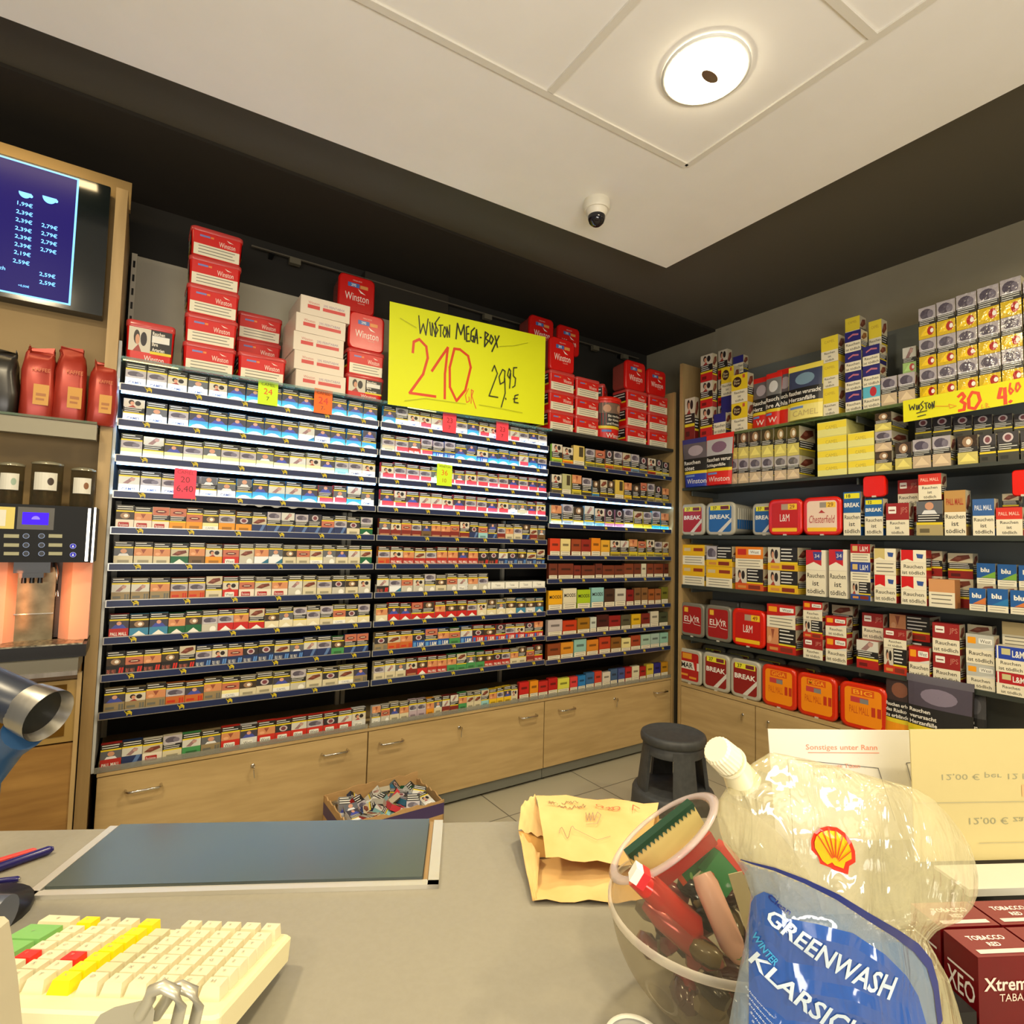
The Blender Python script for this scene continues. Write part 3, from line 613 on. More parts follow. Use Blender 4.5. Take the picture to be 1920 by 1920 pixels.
for i in range(3): tub('land', .415, 2.70, TOPZ + i * .1185, 0, 'dim red tobacco tub behind a single one, %s of three' % lvl(i, 3))
# white cartons
mb = MB(); W_, D_, H_ = .218, .24, .082
mb.loft([[Vector((a, c + D_ / 2, z)) for a, c in rrect(W_, D_, .002, 1)] for z in (0, H_)], P(226, 214, 196), smooth=False)
f = Face(mb, (-W_ / 2, 0, 0), (W_, 0, 0), (0, 0, H_)); f.rect(.14, .36, .38, .56, P(204, 70, 66)); f.text('Winston', .26, .68, .14, P(190, 90, 84), maxw=.22); f.rect(.44, .36, .9, .54, P(204, 70, 66)); f.text('295 FEINTABAK', .67, .66, .13, P(150, 130, 160), maxw=.44)
cart = mb.mesh('cigarette_carton')
for i in range(5):
    o = link('cigarette_carton', cart, None, (.635 + (-.002, -.012, -.018, -.012, .004)[i] + .012, 2.505, TOPZ + i * .0835), .02 * (i % 2)); tag(o, 'white carton with red lettering, %s of the five-carton stack' % lvl(i, 5), 'carton', 'white cartons on top of the rack')
tub('landw', .848, 2.51, TOPZ, 0, 'red tub with warning picture at the foot of the stack beside the yellow sign', sc=(.95, 1, .95))
tub('land', .848, 2.51, TOPZ + .113, 0, 'red tub with white label under the upright tub beside the yellow sign', sc=(.94, 1, 1))
tub('up', .846, 2.515, TOPZ + .232, 0, 'upright red tub with white lettering just left of the yellow sign', sc=(1.02, 1, 1.04))
for i in range(4): tub('land', .85, 2.72, TOPZ + i * .1185, 0, 'dim red tub behind the sign-side stack, %s of four' % lvl(i, 4))
tub('up', .85, 2.70, TOPZ + .475, 0, 'upright red tub topmost behind the stack beside the yellow sign', sc=(1.1, 1, 1.13))
cols3 = [(2.03, 3, 2.52), (2.238, 3, 2.53), (2.665, 3, 2.53), (2.868, 3, 2.53)]
CN = ['first', 'second', 'third', 'fourth']
for c_, (x, n, y) in enumerate(cols3):
    for i in range(n): tub('land', x, y, TOPZ3 + i * .118, 0, 'red tub with white label, %s in %s landscape stack right of the sign' % (lvl(i, 3), CN[c_]), sc=(1.02, 1, 1))
tub('up', 2.03, 2.53, TOPZ3 + .356, 0, 'upright red tub on the first stack right of the yellow sign', sc=(1.12, 1, 1.2))
tub('up', 2.655, 2.54, TOPZ3 + .356, 0, 'upright red tub on the third stack right of the sign', sc=(1.1, 1, 1.16))
tub('up', 2.858, 2.54, TOPZ3 + .356, 0, 'upright red tub on the last stack before the corner', sc=(1.06, 1, 1.06))
ha = [(atY(a, 612, 2.70).x + atY(b, 612, 2.70).x) / 2 for a, b in ((992, 1040), (1043, 1091))]
for i in range(5): tub('land', sum(ha) / 2 + .012, 2.72, TOPZ3 + i * .1095, 0, 'dim red tub in the stack behind the sign end, %s of five' % lvl(i, 5), sc=(1, 1, .925))
tub('up', ha[0], 2.70, TOPZ3 + .549, 0, 'left one of two high upright red tubs behind the sign', sc=(1.1, 1, 1.12))
tub('up', ha[1], 2.70, TOPZ3 + .548, 0, 'right one of two high upright red tubs behind the sign', sc=(1.06, 1, 1.08))
for i in range(3): tub('land', 2.34, 2.70, TOPZ3 + i * .118, 0, 'dim red tub behind the round bucket, %s of three' % lvl(i, 3))
tub('land', 2.56, 2.72, TOPZ3, 0, 'dim red tub on the shelf behind the bucket')
tub('land', 2.56, 2.72, TOPZ3 + .118, 0, 'dim red tub resting second behind the bucket')
o = tub('land', 2.545, 2.70, TOPZ3 + .24, .7, 'red tub turned sideways high behind the bucket'); o.scale = (1, 1, 1.3)
# round bucket
t = empty('tobacco_bucket', (2.432, 2.60, TOPZ3)); tag(t, 'oval red tobacco bucket with black warning between the red tub stacks', 'tobacco bucket')
mb = MB(); mb.lathe([(.088, 0), (.094, .05), (.104, .24)], P(RED, rough=.3), 32)
def cyl_surf(R0, R1, Hh, a0, a1):
    def g(u, v, k):
        a = math.radians(a0 + (a1 - a0) * u); r = R0 + (R1 - R0) * v + k; return Vector((r * math.sin(a), -r * math.cos(a), Hh * v))
    return g
f = Face(mb, (0, 0, 0), (.2, 0, 0), (0, 0, .24), cyl_surf(.0915, .104, .24, -62, 62))
f.rect(0, .33, 1, .95, WRN, 12); f.rect(.02, .68, .98, .94, P(120, 96, 82), 12); f.ell(.25, .8, .12, .1, P(190, 140, 112)); f.ell(.7, .82, .12, .1, P(196, 148, 118)); f.rect(0, .28, 1, .35, YLW, 12)
for i, s_ in enumerate(('Sie rauchen', 'für Kinder', 'und Freunde')): f.text(s_, .5, .61 - i * .1, .06, P(230, 226, 210), maxw=.8, bold=.02)
f.rect(.1, .19, .4, .25, P(80, 120, 190), 4); f.text('Winston', .6, .1, .12, WHITE, maxw=.8); mb.build('bucket_body', t)
MB().lathe([(.106, .24), (.110, .243), (.110, .262), (.104, .266)], P(214, 40, 24, rough=.25), 32).build('lid', t)

# ------------------------------------------------------------------ big yellow sign, price cards
def card(name, tl, tr, br, bl, m, th=.0012):
    """flat card through four corners (left-bottom, right-bottom ... given top-left first); returns builder and face"""
    tl, tr, br, bl = [Vector(q) for q in (tl, tr, br, bl)]; mb = MB(); n = (br - bl).cross(tl - bl).normalized() * th
    mb.add([bl, br, tr, tl, bl - n, br - n, tr - n, tl - n], [(0, 1, 2, 3), (5, 4, 7, 6), (0, 4, 5, 1), (1, 5, 6, 2), (2, 6, 7, 3), (3, 7, 4, 0)], m)
    def surf(u, v, k): return (bl * (1 - u) + br * u) * (1 - v) + (tl * (1 - u) + tr * u) * v + n.normalized() * k
    return mb, Face(mb, bl, br - bl, tl - bl, surf)
SY = 2.462
mb, f = card('sign', atY(731, 565, SY), atY(1023, 632, SY), atY(1020, 797, SY), atY(727, 758, SY), P(222, 232, 10, rough=.6))
RM = P(214, 60, 14); BM = P(40, 42, 30)
def px(pts):  # sign pixels of the 3.31x crop -> u, v on the sign
    out = []
    for x, y in pts:
        p = atY(480 + x / 3.31, 400 + y / 3.31, SY); u = (p.x - f.O.x) / f.U.x; v = (p.z - f.O.z - f.U.z * u) / (f.V.z); out.append((u, v))
    return out
def strokes(lst, wd, m):
    for s_ in lst: f.stroke(px(s_), wd, m)
strokes([[(978, 865), (985, 800), (1020, 785), (1062, 830), (1070, 900), (1040, 1000), (955, 1115), (1115, 1138)], [(1095, 980), (1150, 900), (1195, 838), (1175, 1000), (1172, 1150)],
         [(1235, 845), (1205, 960), (1205, 1080), (1245, 1165), (1300, 1100), (1335, 960), (1320, 890), (1270, 850), (1235, 845)]], .013, RM)
strokes([[(1320, 1090), (1300, 1130), (1308, 1175), (1325, 1165), (1322, 1140)], [(1338, 1095), (1335, 1180)], [(1338, 1098), (1350, 1105), (1340, 1135), (1365, 1212)]], .005, P(224, 110, 40))
strokes([[(1018, 640), (1025, 750), (1045, 690), (1060, 760), (1075, 660)], [(1085, 680), (1090, 760)], [(1098, 765), (1100, 685), (1120, 770), (1122, 690)], [(1145, 650), (1115, 690), (1135, 730), (1115, 770)], [(1140, 700), (1165, 700)], [(1152, 700), (1150, 770)], [(1175, 710), (1165, 750), (1175, 775), (1188, 745), (1178, 710)], [(1192, 775), (1190, 710), (1205, 775), (1207, 700)]], .006, BM)
strokes([[(1245, 785), (1255, 690), (1275, 760), (1295, 700), (1300, 790)], [(1325, 710), (1310, 715), (1310, 800), (1330, 800)], [(1310, 755), (1325, 755)], [(1360, 720), (1340, 740), (1335, 790), (1350, 805), (1355, 770), (1345, 770)], [(1358, 808), (1372, 730), (1378, 815)], [(1362, 780), (1378, 782)], [(1393, 778), (1400, 779)],
         [(1425, 745), (1420, 835)], [(1425, 745), (1445, 760), (1425, 785), (1445, 800), (1420, 835)], [(1460, 765), (1450, 800), (1462, 820), (1475, 790), (1460, 765)], [(1485, 770), (1500, 840)], [(1510, 770), (1465, 865)]], .0075, BM)
strokes([[(1465, 985), (1480, 950), (1498, 1000), (1445, 1135), (1500, 1145)], [(1530, 975), (1508, 1020), (1515, 1065), (1540, 1050), (1545, 985), (1530, 975)], [(1543, 1030), (1545, 1120), (1520, 1205)], [(1547, 1150), (1550, 1158)], [(1570, 970), (1560, 1010), (1572, 1030), (1580, 985), (1570, 970)], [(1580, 1000), (1572, 1090)], [(1618, 965), (1598, 965), (1596, 1015), (1610, 1030), (1605, 1075), (1590, 1085)], [(1625, 1130), (1605, 1135), (1600, 1175), (1625, 1180)], [(1595, 1155), (1620, 1152)]], .006, BM)
strokes([[(900, 655), (1000, 715)], [(1510, 835), (1600, 832), (1685, 815)], [(920, 1165), (1050, 1150), (1300, 1185)], [(1380, 1190), (1500, 1210), (1650, 1240)]], .0022, P(150, 156, 20))
tag(mb.build('price_sign'), 'large bright yellow sign with red handwritten 210 above the rack', 'sign')
def price_card(tl, br, y, col, lines, label, skew=.04):
    a = atY(tl[0], tl[1], y); b = atY(br[0], br[1], y); w_ = b.x - a.x
    mb, f = card('c', (a.x, y, a.z), (b.x, y, a.z - skew * w_), (b.x, y, b.z - skew * w_ * .0), (a.x, y, b.z + .0), P(col, rough=.6))
    for s_, cy, h_, m in lines: f.text(s_, .5, cy, h_, P(m), maxw=.75)
    tag(mb.build('price_card'), label, 'price card', 'handwritten price cards clipped to the rack rails')
price_card((485, 711), (520, 762), 2.49, (206, 240, 30), [('CAMEL', .85, .12, (40, 50, 20)), ('24', .56, .24, (226, 60, 20)), ('7', .26, .16, (60, 60, 20))], 'small lime green price card reading 24 on the top rail')
price_card((590, 727), (622, 778), 2.49, (255, 110, 30), [('CAMEL', .85, .12, (150, 50, 10)), ('24', .54, .28, (200, 20, 10)), ('7-', .22, .16, (90, 30, 10))], 'small orange price card reading 24 on the top rail')
price_card((831, 769), (855, 813), 2.49, (250, 70, 90), [('23', .58, .24, (140, 10, 20)), ('7', .25, .16, (60, 10, 20))], 'small pink price card reading 23, left one under the yellow sign')
price_card((931, 787), (953, 828), 2.49, (250, 70, 90), [('23', .58, .24, (140, 10, 20)), ('7', .25, .16, (60, 10, 20))], 'small pink price card reading 23, right one under the yellow sign')
price_card((328, 877), (366, 936), 2.485, (250, 70, 96), [('CAMEL', .88, .11, (150, 20, 40)), ('20', .64, .2, (120, 16, 30)), ('6,40', .32, .24, (110, 10, 30))], 'pink price card reading 20 and 6,40 on the fourth rail')
price_card((820, 868), (847, 912), 2.49, (206, 240, 30), [('WINSTON', .88, .1, (40, 60, 20)), ('36', .6, .24, (226, 90, 20)), ('10', .24, .18, (180, 120, 20))], 'small lime green price card reading 36 on the third rail')

# sign rail with clips in the dark above the rack
t = empty('sign_track', (1.8, 2.99, H + 1.455)); tag(t, 'thin metal track with small clips in the dark above the rack', 'track')
mb = MB(); mb.box(-1.4, -.006, -.003, 1.35, .006, .004, base('dull_metal', (120, 112, 96), .5, .5)); mb.build('bar', t)
for xx in (-1.19, -.02, .9, 1.2): MB().box(xx - .03, -.02, -.035, xx + .025, .01, -.004, base('dull_clip', (110, 104, 84), .6)).build('clip', t)
for xx in (-1.3, 1.2): MB().box(xx - .01, 0, -.01, xx + .01, .068, .01, BLACK).build('bracket', t)
mb = MB(); mb.tube([(.93, 2.99, H + 1.20), (.93, 2.99, H + .7)], .006, BLACK); mb.tube([(.93, 2.99, H + 1.20), (.90, 2.985, H + 1.23), (.86, 2.98, H + 1.24)], .006, BLACK); tag(mb.build('sign_bracket'), 'thin curved dark bracket behind the yellow sign corner', 'bracket')
mb = MB(); mb.box(.98, 2.985, H + .62, 1.5, 3.055, H + 1.5, base('dark_brown_panel', (50, 44, 34), .8)); tag(mb.build('wall_box'), 'dark boxed panel on the wall above the yellow sign', 'panel')

# ------------------------------------------------------------------ right wall shelf rack
XF = 2.95; SZ = [H + .708, H + .392, H + .084, H - .233, H - .56]; CABR = H - .858
YR0, YR1 = 2.40, .30
t = empty('tobacco_shelving', (3.28, 1.4, 0)); tag(t, 'tall oak and grey shelving unit full of tobacco along the right wall', 'shelf rack')
def W2(o): o.location = (-3.28, -1.4, 0); return o
W2(MB().box(XF, YR0, 0, 3.29, YR0 + .025, H + 1.227, WOODV).build('side_panel', t))
W2(MB().box(3.27, YR1, 0, 3.285, YR0, H + 1.18, noisy('grey_back_panel', (104, 110, 108), (112, 118, 114), 4, rough=.55)).build('back_panel', t))
GLS = film('green_glass', (110, 130, 84), .62, .05); SHM = base('shelf_grey_green', (52, 58, 52), .4)
for i, z in enumerate(SZ):
    W2(MB().box(XF, YR1, z - (.016 if i < 2 else .022), 3.27, YR0, z, SHM if i > 0 else GLS).build('shelf', t))
    for yy in (2.36, 1.35):
        W2(MB().box(3.0, yy - .004, z - .05, 3.27, yy + .004, z - (.018 if i < 2 else .024), base('bracket_grey', (92, 96, 90), .4)).build('bracket', t))
for (ya, yb, nm) in ((YR0, 1.36, 'left'), (1.36, YR1, 'right')):
    c = empty('base_cabinet', (3.27, (ya + yb) / 2, 0)); tag(c, 'oak base cabinet under the right wall shelves, ' + ('beside the stool' if nm == 'left' else 'behind the price sheets'), 'cabinet')
    L = (ya - yb) / 2
    MB().box(-.30, -L + .002, CABB, -.002, L - .002, CABR - .02, WOOD).build('body', c)
    MB().box(-.318, -L, CABR - .02, -.002, L, CABR, WOOD).build('worktop', c)
    for k in range(2):
        d = MB().box(-.32, -L + .003 + k * L, CABB, -.302, -L - .003 + (k + 1) * L, CABR - .024, WOOD).build('door', c)
        kk = empty('lock', (-.32, (-L + (k + .85) * L) if k == 0 else (-L + (k + .15) * L), CABR - .09), -PI / 2); kk.parent = d
        m2 = MB(); m2.lathe([(.008, 0), (.008, .004), (.0001, .0045)], CHROME, 14, Matrix.Rotation(PI / 2, 4, 'X')); m2.box(-.0015, -.02, -.03, .0015, -.006, .004, CHROME); m2.build('key', kk)
    MB().box(-.30, -L + .002, .016, -.285, L - .002, CABB - .002, GREY).build('plinth', c)
    for yy in (-L + .05, L - .05): MB().lathe([(.018, 0), (.018, .006), (.008, .01), (.008, .08)], BLACK, 12, Matrix.Translation((-.25, yy, 0))).build('foot', c)

def d_tod(col, txt='', tc=(240, 236, 226), top=.42, lines=RIT3, extra=None):
    """box with the big white 'smoking kills' label below a coloured brand panel"""
    def g(f):
        f.rect(0, 1 - top, 1, 1, P(col)); gw(f, 0, 0, 1, 1 - top, 3, lines)
        if txt: f.text(txt, .5, 1 - top * .52, top * .3, P(tc), maxw=.8, bold=.02)
        if extra: extra(f)
    return g
def d_marl(col=(206, 20, 24), lines=RIT2):
    def g(f):
        f.rect(0, 0, 1, 1, P(236, 230, 208)); f.poly([(.02, 1), (.5, 1), (.5, .58), (.26, .66), (.02, .58)], P(col)); f.poly([(.62, .86), (.9, .84), (.86, .68), (.66, .7)], P(52, 80, 150)); f.rect(0, .53, 1, .535, P(150, 140, 120)); gw(f, 0, 0, 1, .52, 3, lines)
    return g
def d_marl34(f):
    f.rect(0, 0, 1, 1, P(234, 228, 206)); f.poly([(.0, 1), (.8, 1), (.8, .66), (.4, .74), (.0, .66)], P(196, 34, 44)); f.poly([(.36, .96), (.82, .96), (.78, .78), (.42, .78)], P(60, 66, 140)); f.text('34', .58, .87, .08, WHITE); f.rect(0, .56, 1, .563, P(150, 140, 120)); gw(f, 0, 0, 1, .55, 3, RIT3)
def d_west(col=(190, 30, 24), lines=RIT2):
    def g(f):
        f.rect(0, .5, 1, 1, P(col)); f.rr(.06, .68, .36, .9, .003, P(236, 160, 20)); f.rr(.46, .7, .94, .88, .003, WHITE); f.text('West', .7, .79, .12, INK, maxw=.38); f.poly([(0, .5), (1, .5), (1, .62), (.5, .53)], P(216, 216, 208)); gw(f, 0, 0, 1, .5, 3, lines)
    return g
def d_jps(lines=RIT2, col=(150, 34, 34)):
    def g(f):
        f.rect(0, .46, 1, 1, P(col)); f.rr(.1, .68, .45, .9, .003, WHITE); f.rect(.14, .76, .4, .8, P(130, 40, 40)); f.text('JPS', .78, .76, .22, P(196, 130, 110), maxw=.3); gw(f, 0, 0, 1, .48, 3, lines)
    return g
def d_lm(col):
    def g(f):
        f.rect(0, .5, 1, 1, P(col)); f.rect(.04, .5, .09, 1, WHITE); f.rect(.2, .68, .5, .92, P(200, 196, 140)); f.text('L&M', .76, .74, .26, WHITE, maxw=.4, bold=.02); gw(f, 0, 0, 1, .5, 3, RIT2)
    return g
def d_lmt(col):
    def g(f):
        f.rect(0, .5, 1, 1, P(col)); f.rect(.1, .62, .36, .9, P(206, 180, 110)); f.text('L&M', .68, .74, .28, WHITE, maxw=.4); gw(f, 0, 0, 1, .5, 3)
    return g
def d_break(n):
    def g(f):
        f.rect(0, .5, 1, 1, P(28, 92, 160)); f.rect(.05, .85, .95, .97, P(230, 224, 40)); f.text(n, .3, .91, .08, INK, maxw=.4, bold=.02); f.text('BREAK', .5, .7, .1, WHITE, maxw=.9, bold=.03); gw(f, 0, 0, 1, .52, 3, RIT3)
    return g
def d_alt(col, pic=0):
    def g(f):
        picture(f, 0, .62, 1, 1, pic); warn(f, 0, .38, 1, .62, 3, pic); f.rect(0, .31, 1, .38, YLW); f.rect(0, 0, 1, .31, P(col)); f.rect(.12, .08, .5, .2, P(tuple(int(v * .6) for v in col)))
    return g
def d_warnl(pic, col=(226, 180, 30)):   # landscape: picture left, text right
    def g(f):
        picture(f, 0, .32, .42, 1, pic); warn(f, .42, .38, 1, 1, 4, pic); f.rect(.42, .30, 1, .38, YLW); f.rect(0, 0, 1, .31, P(col)); f.rr(.48, .06, .9, .24, .002, P(130, 44, 30)); f.rect(.1, .08, .4, .2, P(206, 140, 70))
    return g
def d_pueb(f):
    f.rect(0, .45, 1, 1, P(228, 180, 28)); f.rect(.5, .68, .92, .84, P(140, 50, 30)); f.rect(.06, .68, .36, .84, P(206, 190, 150)); gw(f, 0, 0, 1, .45, 3)
def d_westy(f):
    f.rect(0, .45, 1, 1, P(228, 130, 24)); f.rr(.08, .62, .4, .9, .002, P(196, 40, 24)); f.rr(.48, .64, .92, .88, .002, WHITE); f.text('West', .7, .76, .13, INK, maxw=.38); gw(f, 0, 0, 1, .45, 3)
def d_camely(f):
    f.rect(0, .45, 1, 1, P(234, 214, 60)); f.text('CAMEL', .5, .8, .1, P(190, 160, 60), maxw=.6); gw(f, 0, 0, 1, .45, 3, RIT3)
def d_carty(f):
    f.rect(0, 0, 1, 1, P(228, 224, 140)); f.rect(0, .5, 1, .96, P(236, 216, 60)); f.text('CAMEL', .5, .6, .26, P(190, 170, 60), w=.42)
def d_navy(f):
    f.rect(0, .5, 1, 1, P(32, 30, 110)); f.poly([(.2, .66), (.5, .78), (.85, .74), (.85, .82), (.5, .87), (.2, .74)], P(190, 110, 130)); gw(f, 0, 0, 1, .5, 3, RIT2)
def d_sky(f):
    f.rect(0, .5, 1, 1, P(90, 180, 206)); f.ell(.6, .76, .2, .22, P(190, 40, 50)); gw(f, 0, 0, 1, .5, 3, RIT2)
def d_shine(col, pic, dot=None):
    def g(f):
        GLOSS[0] = True
        picture(f, 0, .55, 1, 1, pic); warn(f, 0, .42, 1, .6, 3, pic); f.rect(0, 0, 1, .42, P(col)); f.poly([(.1, .1), (.5, .38), (.9, .1)], P(tuple(min(255, int(v * 1.15)) for v in col)))
        if dot: f.ell(.7, .22, .2, .14, P(dot)); f.ell(.78, .22, .1, .07, WHITE)
        GLOSS[0] = False
    return g
def d_blu(c2):
    def g(f):
        f.rect(0, .3, 1, 1, P(30, 90, 160)); f.poly([(.2, .3), (1, .3), (1, .62)], P(c2)); f.text('blu', .45, .68, .22, WHITE, bold=.04); gw(f, 0, 0, 1, .28, 2)
    return g
def d_mopo(f):
    f.rect(0, .45, 1, 1, P(230, 200, 40)); f.ell(.35, .74, .28, .18, P(56, 34, 26)); f.text('Flow', .35, .79, .09, P(230, 216, 160), maxw=.36); f.text('Pow', .35, .69, .09, P(230, 216, 160), maxw=.36); f.rect(.7, .84, .84, .96, P(196, 80, 60)); gw(f, 0, 0, 1, .45, 3, RIT3)
DES = {  # key: (draw, side colour, description)
 'dred': (d_alt((120, 26, 24), 4), (120, 30, 28), 'dark red box with a white warning label'),
 'wred': (d_alt((196, 34, 34), 4), (170, 50, 44), 'red box with portrait warning'), 'blubox': (d_tod((40, 40, 120), '', lines=RIT2), (60, 64, 80), 'small dark blue box with white warning'),
 'mopo': (d_mopo, (206, 160, 30), 'yellow box with brown round emblem'), 'camely': (d_camely, (226, 190, 40), 'pale yellow upright box with white warning'),
 'navy': (d_navy, (36, 32, 96), 'dark blue box with pink arc and white warning'), 'sky': (d_sky, (60, 110, 150), 'sky blue box with red dot'),
 'sil': (d_shine((200, 180, 150), 2), (150, 140, 120), 'shiny silver and beige wrapped pack'), 'silg': (d_shine((206, 196, 110), 3), (150, 140, 70), 'shiny pale gold wrapped pack'),
 'gold': (d_shine((214, 180, 30), 2, (176, 40, 34)), (170, 150, 60), 'shiny wrapped gold pack with red dot'), 'grn': (d_shine((170, 206, 130), 7, (206, 90, 90)), (150, 160, 120), 'white and green wrapped pack'),
 'dark': (d_alt((60, 60, 50), 8), (40, 40, 36), 'dark wrapped pouch with grey picture'), 'cart': (d_carty, (214, 206, 130), 'yellow and cream carton lying flat'),
 'brk18': (d_break('18'), (24, 76, 136), 'tall blue box with yellow stripe and white warning'), 'brk12': (d_break('12'), (24, 76, 136), 'blue box with yellow stripe under a red lid'),
 'jps': (d_jps(RIT3), (120, 30, 30), 'maroon box with white name plate'), 'jps2': (d_jps(RIT2), (130, 34, 34), 'maroon box with white warning'), 'port': (d_alt((170, 156, 110), 0), (140, 130, 100), 'box with man portrait warning and beige foot'),
 'pmr': (d_tod((214, 50, 36), 'PALL MALL', (250, 190, 170)), (150, 30, 26), 'bright red box with white warning'), 'pmt': (d_tod((186, 144, 80), 'PALL MALL', (170, 60, 40), .48), (160, 120, 60), 'tan box with white warning'),
 'pmb': (d_tod((50, 96, 160), 'PALL MALL', (220, 226, 240), .46), (40, 76, 130), 'blue box with white warning'), 'pueb': (d_pueb, (222, 180, 50), 'yellow landscape tub with white text label'),
 'warnl': (d_warnl(4), (222, 180, 50), 'yellow tub with black warning and couple picture'), 'warnl2': (d_warnl(2), (222, 180, 50), 'yellow tub with black warning and lungs picture'), 'warnw': (d_warnl(4, (206, 90, 30)), (200, 60, 40), 'orange footed tub with black warning'),
 'warnr': (d_warnl(1, (190, 36, 24)), (180, 40, 30), 'red tub with black warning panel'), 'westy': (d_westy, (220, 140, 40), 'orange and white landscape tub'), 'm34': (d_marl34, (226, 220, 200), 'tall white box with red roof shape and blue 34'),
 'lmr': (d_lmt((176, 34, 34)), (150, 30, 30), 'red landscape box with white initials'), 'lmb': (d_lmt((40, 66, 150)), (36, 50, 120), 'blue landscape box with white initials'), 'lmw': (d_warnl(4, (40, 70, 140)), (220, 216, 200), 'dark warning box with blue foot'),
 'mgo': (d_marl((206, 190, 120), None), (206, 180, 100), 'white box with gold roof shape'), 'mre': (d_marl(), (170, 30, 26), 'white box with red roof shape and blue badge'), 'esp': (d_tod((206, 150, 100), '', (170, 60, 40), .46, None), (180, 120, 70), 'copper coloured box with white text label'),
 'dkm': (d_alt((140, 26, 22), 5), (60, 30, 24), 'dim dark box with maroon foot'), 'blu1': (d_blu((120, 170, 60)), (24, 66, 120), 'blue vape box with green wave'), 'blu2': (d_blu((206, 120, 60)), (24, 66, 120), 'blue vape box with orange wave'), 'blu3': (d_blu((40, 120, 180)), (24, 66, 120), 'blue vape box with plain wave'),
 'west': (d_west(), (160, 30, 26), 'red and white box with amber square'), 'westl': (d_west(lines=None), (190, 80, 70), 'red landscape tub with amber square'), 'westw': (d_warnl(4, (196, 50, 30)), (170, 50, 40), 'small dark warning box with red foot'),
 'wests': (d_west((186, 190, 184)), (170, 172, 160), 'silver box with amber square and white warning'), 'jpw': (d_alt((170, 30, 26), 7), (160, 50, 40), 'box with hand picture warning and red foot'), 'lmR': (d_lm((176, 28, 36)), (206, 200, 180), 'red box with white initials and white warning'),
 'lmB': (d_lm((36, 66, 170)), (206, 200, 180), 'blue box with white initials and white warning'), 'par': (d_tod((206, 190, 140), '', top=.5, lines=None), (150, 150, 140), 'cream landscape box with grey lines')}
SHN = ['top shelf', 'second shelf', 'third shelf', 'fourth shelf', 'fifth shelf']
CIDX = {}
def column(s, pl, pr, pys, keys, off=.012, depth=.06, pb=None, x=None, back=False):
    """a column of boxes on shelf s of the right wall between two picture columns"""
    xf = XF + off; z = SZ[s] if s < 5 else CABR; n = len(keys); CIDX[(s, back)] = ci = CIDX.get((s, back), 0) + 1
    pym = pb if pb else pys[0] + 25
    yl = atX(pl, pym, xf).y; yr = atX(pr, pym, xf).y; w = max(yl - yr - .002, .01)
    if pb is not None: z = max(z, atX(pl, pb, xf).z)
    for i, (k, py) in enumerate(zip(keys, pys)):
        zt = atX((pl + pr) / 2, py, xf).z; h = max(zt - z, .02); dr, side, desc = DES[k]
        nm = 'tobacco_tub' if 'tub' in desc else 'cigarette_carton' if 'carton' in desc else 'tobacco_pack' if 'wrapped' in desc or 'pouch' in desc else 'tobacco_box'
        me = box_mesh((k,), w, h - .001, depth, P(side), dr, (lambda f, k=k: (picture(f, 0, .5, 1, 1, 5), warn(f, 0, .25, 1, .5, 3), f.rect(0, .2, 1, .25, YLW))) if k not in ('m34', 'mre', 'cart', 'esp') else (lambda f: (warn(f, 0, .35, .9, .7, 3), f.rect(0, .25, .9, .35, YLW))) if k == 'mre' else None, nm)
        yc = (yl + yr) / 2
        o = link(nm, me, None, (xf, yc, z), -PI / 2 + random.uniform(-.02, .02))
        lv = '' if n == 1 else ', ' + lvl(i, n)
        tag(o, '%s%s, %s %s, right %s' % (desc, lv, 'back row' if back else 'column', ORD[min(ci, 24)], SHN[s] if s < 5 else 'cabinet'), 'tobacco', 'tobacco goods on the %s of the right wall' % (SHN[s] if s < 5 else 'cabinet'))
        z = zt
    return yl, yr
# top shelf
column(0, 1284, 1303, [746], ['dred'], depth=.04); column(0, 1313, 1336, [764, 715, 665], ['wred'] * 3, depth=.045)
column(0, 1338, 1361, [775], ['blubox'], depth=.05); column(0, 1371, 1402, [755, 701], ['mopo'] * 2, depth=.06)
column(0, 1540, 1573, [775, 727, 679, 630][1:] if False else [727, 679, 630], ['camely'] * 3, depth=.07)
column(0, 1585, 1616, [733, 696, 659, 620], ['navy'] * 4, depth=.07); column(0, 1618, 1651, [724, 684, 647], ['sky', 'navy', 'navy'], depth=.07)
column(0, 1652, 1682, [706], ['sil'], depth=.03); column(0, 1684, 1716, [699], ['sil'], depth=.03)
gb = [1724, 1758, 1795, 1835, 1878, 1920]; gt = [(690, 634), (683, 626), (673, 616), (663, 604), (652, 592)]
for i in range(5):
    a, b_ = gt[i]; c_ = [574, 562, 549, 535, 520][i]
    column(0, gb[i], gb[i + 1] - 1, [a, b_, c_], ['gold'] * 3, depth=.07)
column(0, 1921, 1966, [640, 578, 520], ['gold'] * 3, depth=.07)
column(0, 1346, 1364, [760, 710, 656], ['wred'] * 3, off=.1, depth=.045, back=True); column(0, 1352, 1376, [742, 688], ['blubox', 'mopo'], off=.08, depth=.06, back=True)
column(0, 1374, 1394, [740, 700, 667], ['blubox'] * 3, off=.15, depth=.05, back=True); column(0, 1586, 1614, [730, 690, 640, 594], ['camely'] * 4, off=.1, depth=.07, back=True)
column(0, 1630, 1655, [720, 660, 600], ['camely'] * 3, off=.1, depth=.06, back=True); column(0, 1693, 1719, [700, 650], ['sil', 'grn'], off=.07, depth=.05, back=True)
